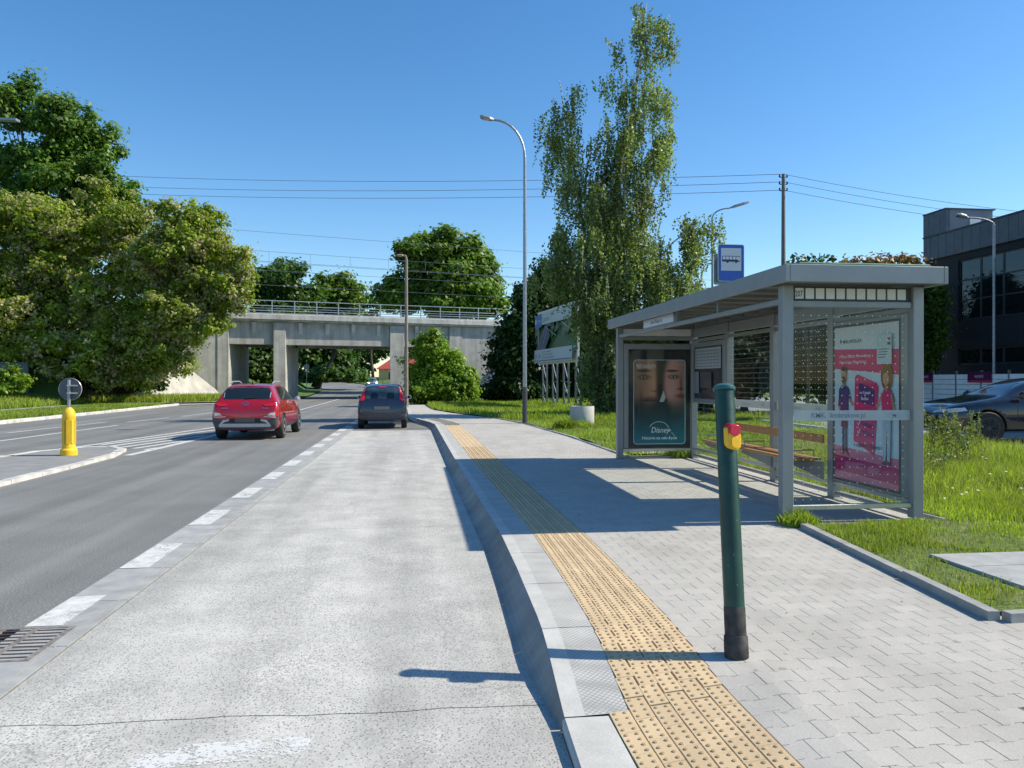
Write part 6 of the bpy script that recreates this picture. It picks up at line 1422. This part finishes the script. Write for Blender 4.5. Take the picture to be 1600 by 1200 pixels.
XY, Z, H = scatter(50000, .6, 14, 28, 52, lambda x, y: x > pe(y)+.1, lambda X, Y: .08+.16*vnoise(X, Y, .9), None); blades('grass', XY, Z, H, LM['blade'], 4, .016)
XY, Z, H = scatter(34000, 3.6, 11, 4.5, 14, in_lawn, lambda X, Y: hgt(X, Y)*1.2, None); blades('dry_grass', XY, Z, H, LM['dryblade'], 5, .004)
# left verge and lawn
def flat_scatter(n_, x0, x1, y0, y1, zf, h):
    X = x0+(x1-x0)*rng.random(n_); Y = y0+(y1-y0)*rng.random(n_); return np.stack([X, Y], 1), np.array([zf(a, b_) for a, b_ in zip(X, Y)]), h*(.4+rng.random(n_))
XY, Z, H = flat_scatter(30000, -19.7, -15.7, 26, 51, lambda x, y: .08, .13); blades('grass', XY, Z, H, LM['blade'], 6, .014)
XY, Z, H = flat_scatter(40000, -34, -21.7, 36, 58, lawn_z, .32); blades('grass', XY, Z, H, LM['blade'], 7, .02)
XY, Z, H = flat_scatter(12000, -22, -11, 55, 63, lambda x, y: .1, .45); k_ = np.array([(x < -12-(61-y)*.9) for x, y in XY]); blades('grass', XY[k_], Z[k_], H[k_], LM['blade'], 8, .025)
# tufts at shelter foot and round the bin
def tuft(label, cx, cy, r_, n_, h, seed, z=None, wd=.006, mat='blade'):
    a = rng.random(n_)*6.283; q = r_*np.sqrt(rng.random(n_)); X = cx+q*np.cos(a); Y = cy+q*np.sin(a); o = blades('grass_tuft', np.stack([X, Y], 1), np.full(n_, z if z is not None else .17), h*(.4+.8*rng.random(n_))*(1.1-.6*(q/r_)), LM[mat], seed, wd, lean=.6)
    del o['kind']; tag(o, label, 'grass tuft')
tuft('bushy grass tuft at the foot of the near front shelter post', 3.86, 7.43, .20, 900, .17, 70); tuft('grass tuft round the base of the round concrete bin', 4.95, 22.9, .45, 1200, .26, 71, wd=.012); tuft('dark weeds beside the pavement left of the concrete bin', 4.35, 22.4, .28, 900, .42, 72, wd=.014)
tuft('weeds under the far poster panel of the shelter', 4.95, 14.2, .25, 500, .25, 73)
def stalks(label, cx, cy, r_, n_, h, seed):
    t = thing('tall_weed', label, 'weeds', (cx, cy, .2)); rr = np.random.default_rng(seed); mb = MB(); PP = []
    for i in range(n_):
        a = rr.random()*6.283; q = r_*math.sqrt(rr.random()); b_ = Vector((cx+q*math.cos(a), cy+q*math.sin(a), .2)); hh = h*(.6+.5*rr.random()); tp = b_+Vector((rr.normal()*.08, rr.normal()*.08, hh)); mb.tube([b_, b_.lerp(tp, .6)+Vector((.01,0,0)), tp], [.004, .003, .002], 3, cap=False)
        for q2 in range(26): s_ = rr.random(); p = b_.lerp(tp, .62+.40*s_); PP.append([p.x+rr.normal()*.016, p.y+rr.normal()*.016, p.z])
        for q2 in range(8): p = b_.lerp(tp, .1+.5*rr.random()); PP.append([p.x+rr.normal()*.05, p.y+rr.normal()*.05, p.z])
    mb.build('stems', LM['blade'], t); P = np.array(PP); add_leafmesh('seed_heads', P, rr.normal(size=P.shape), .022*(.6+.8*rr.random(len(P))), LM['weed'], t)
wp = W(1492, 594, 12.0); stalks('clump of tall flowering weeds in front of the black saloon', wp.x, wp.y, .42, 70, .92, 5)
wp = W(1455, 594, 10.5); stalks('small group of pale weed stalks right of the shelter post', wp.x, wp.y, .22, 16, .5, 6)
# wildflowers and litter specks
mb = MB(); rr = random.Random(4)
for i in range(60):
    x = rr.uniform(5.5, 8.5); y = rr.uniform(7.5, 11); z = .2+rr.uniform(.12, .35); a = .012; mb.add([(x-a,y-a,z),(x+a,y-a,z),(x+a,y+a,z+.005),(x-a,y+a,z+.005)], [(0,1,2,3)])
mb.build('white_flowers', M['white'], kind='stuff')
mb = MB()
for i in range(26):
    x = rr.uniform(1.2, 3.4); y = rr.uniform(2.8, 7); a = rr.uniform(.003, .009); z = pz(x, y)+.004; mb.add([(x-a,y,z),(x,y-a*.7,z+.002),(x+a,y+a*.3,z+.001),(x,y+a,z+.003)], [(0,1,2,3)])
mb.build('leaf_litter', M['grime'], kind='stuff')
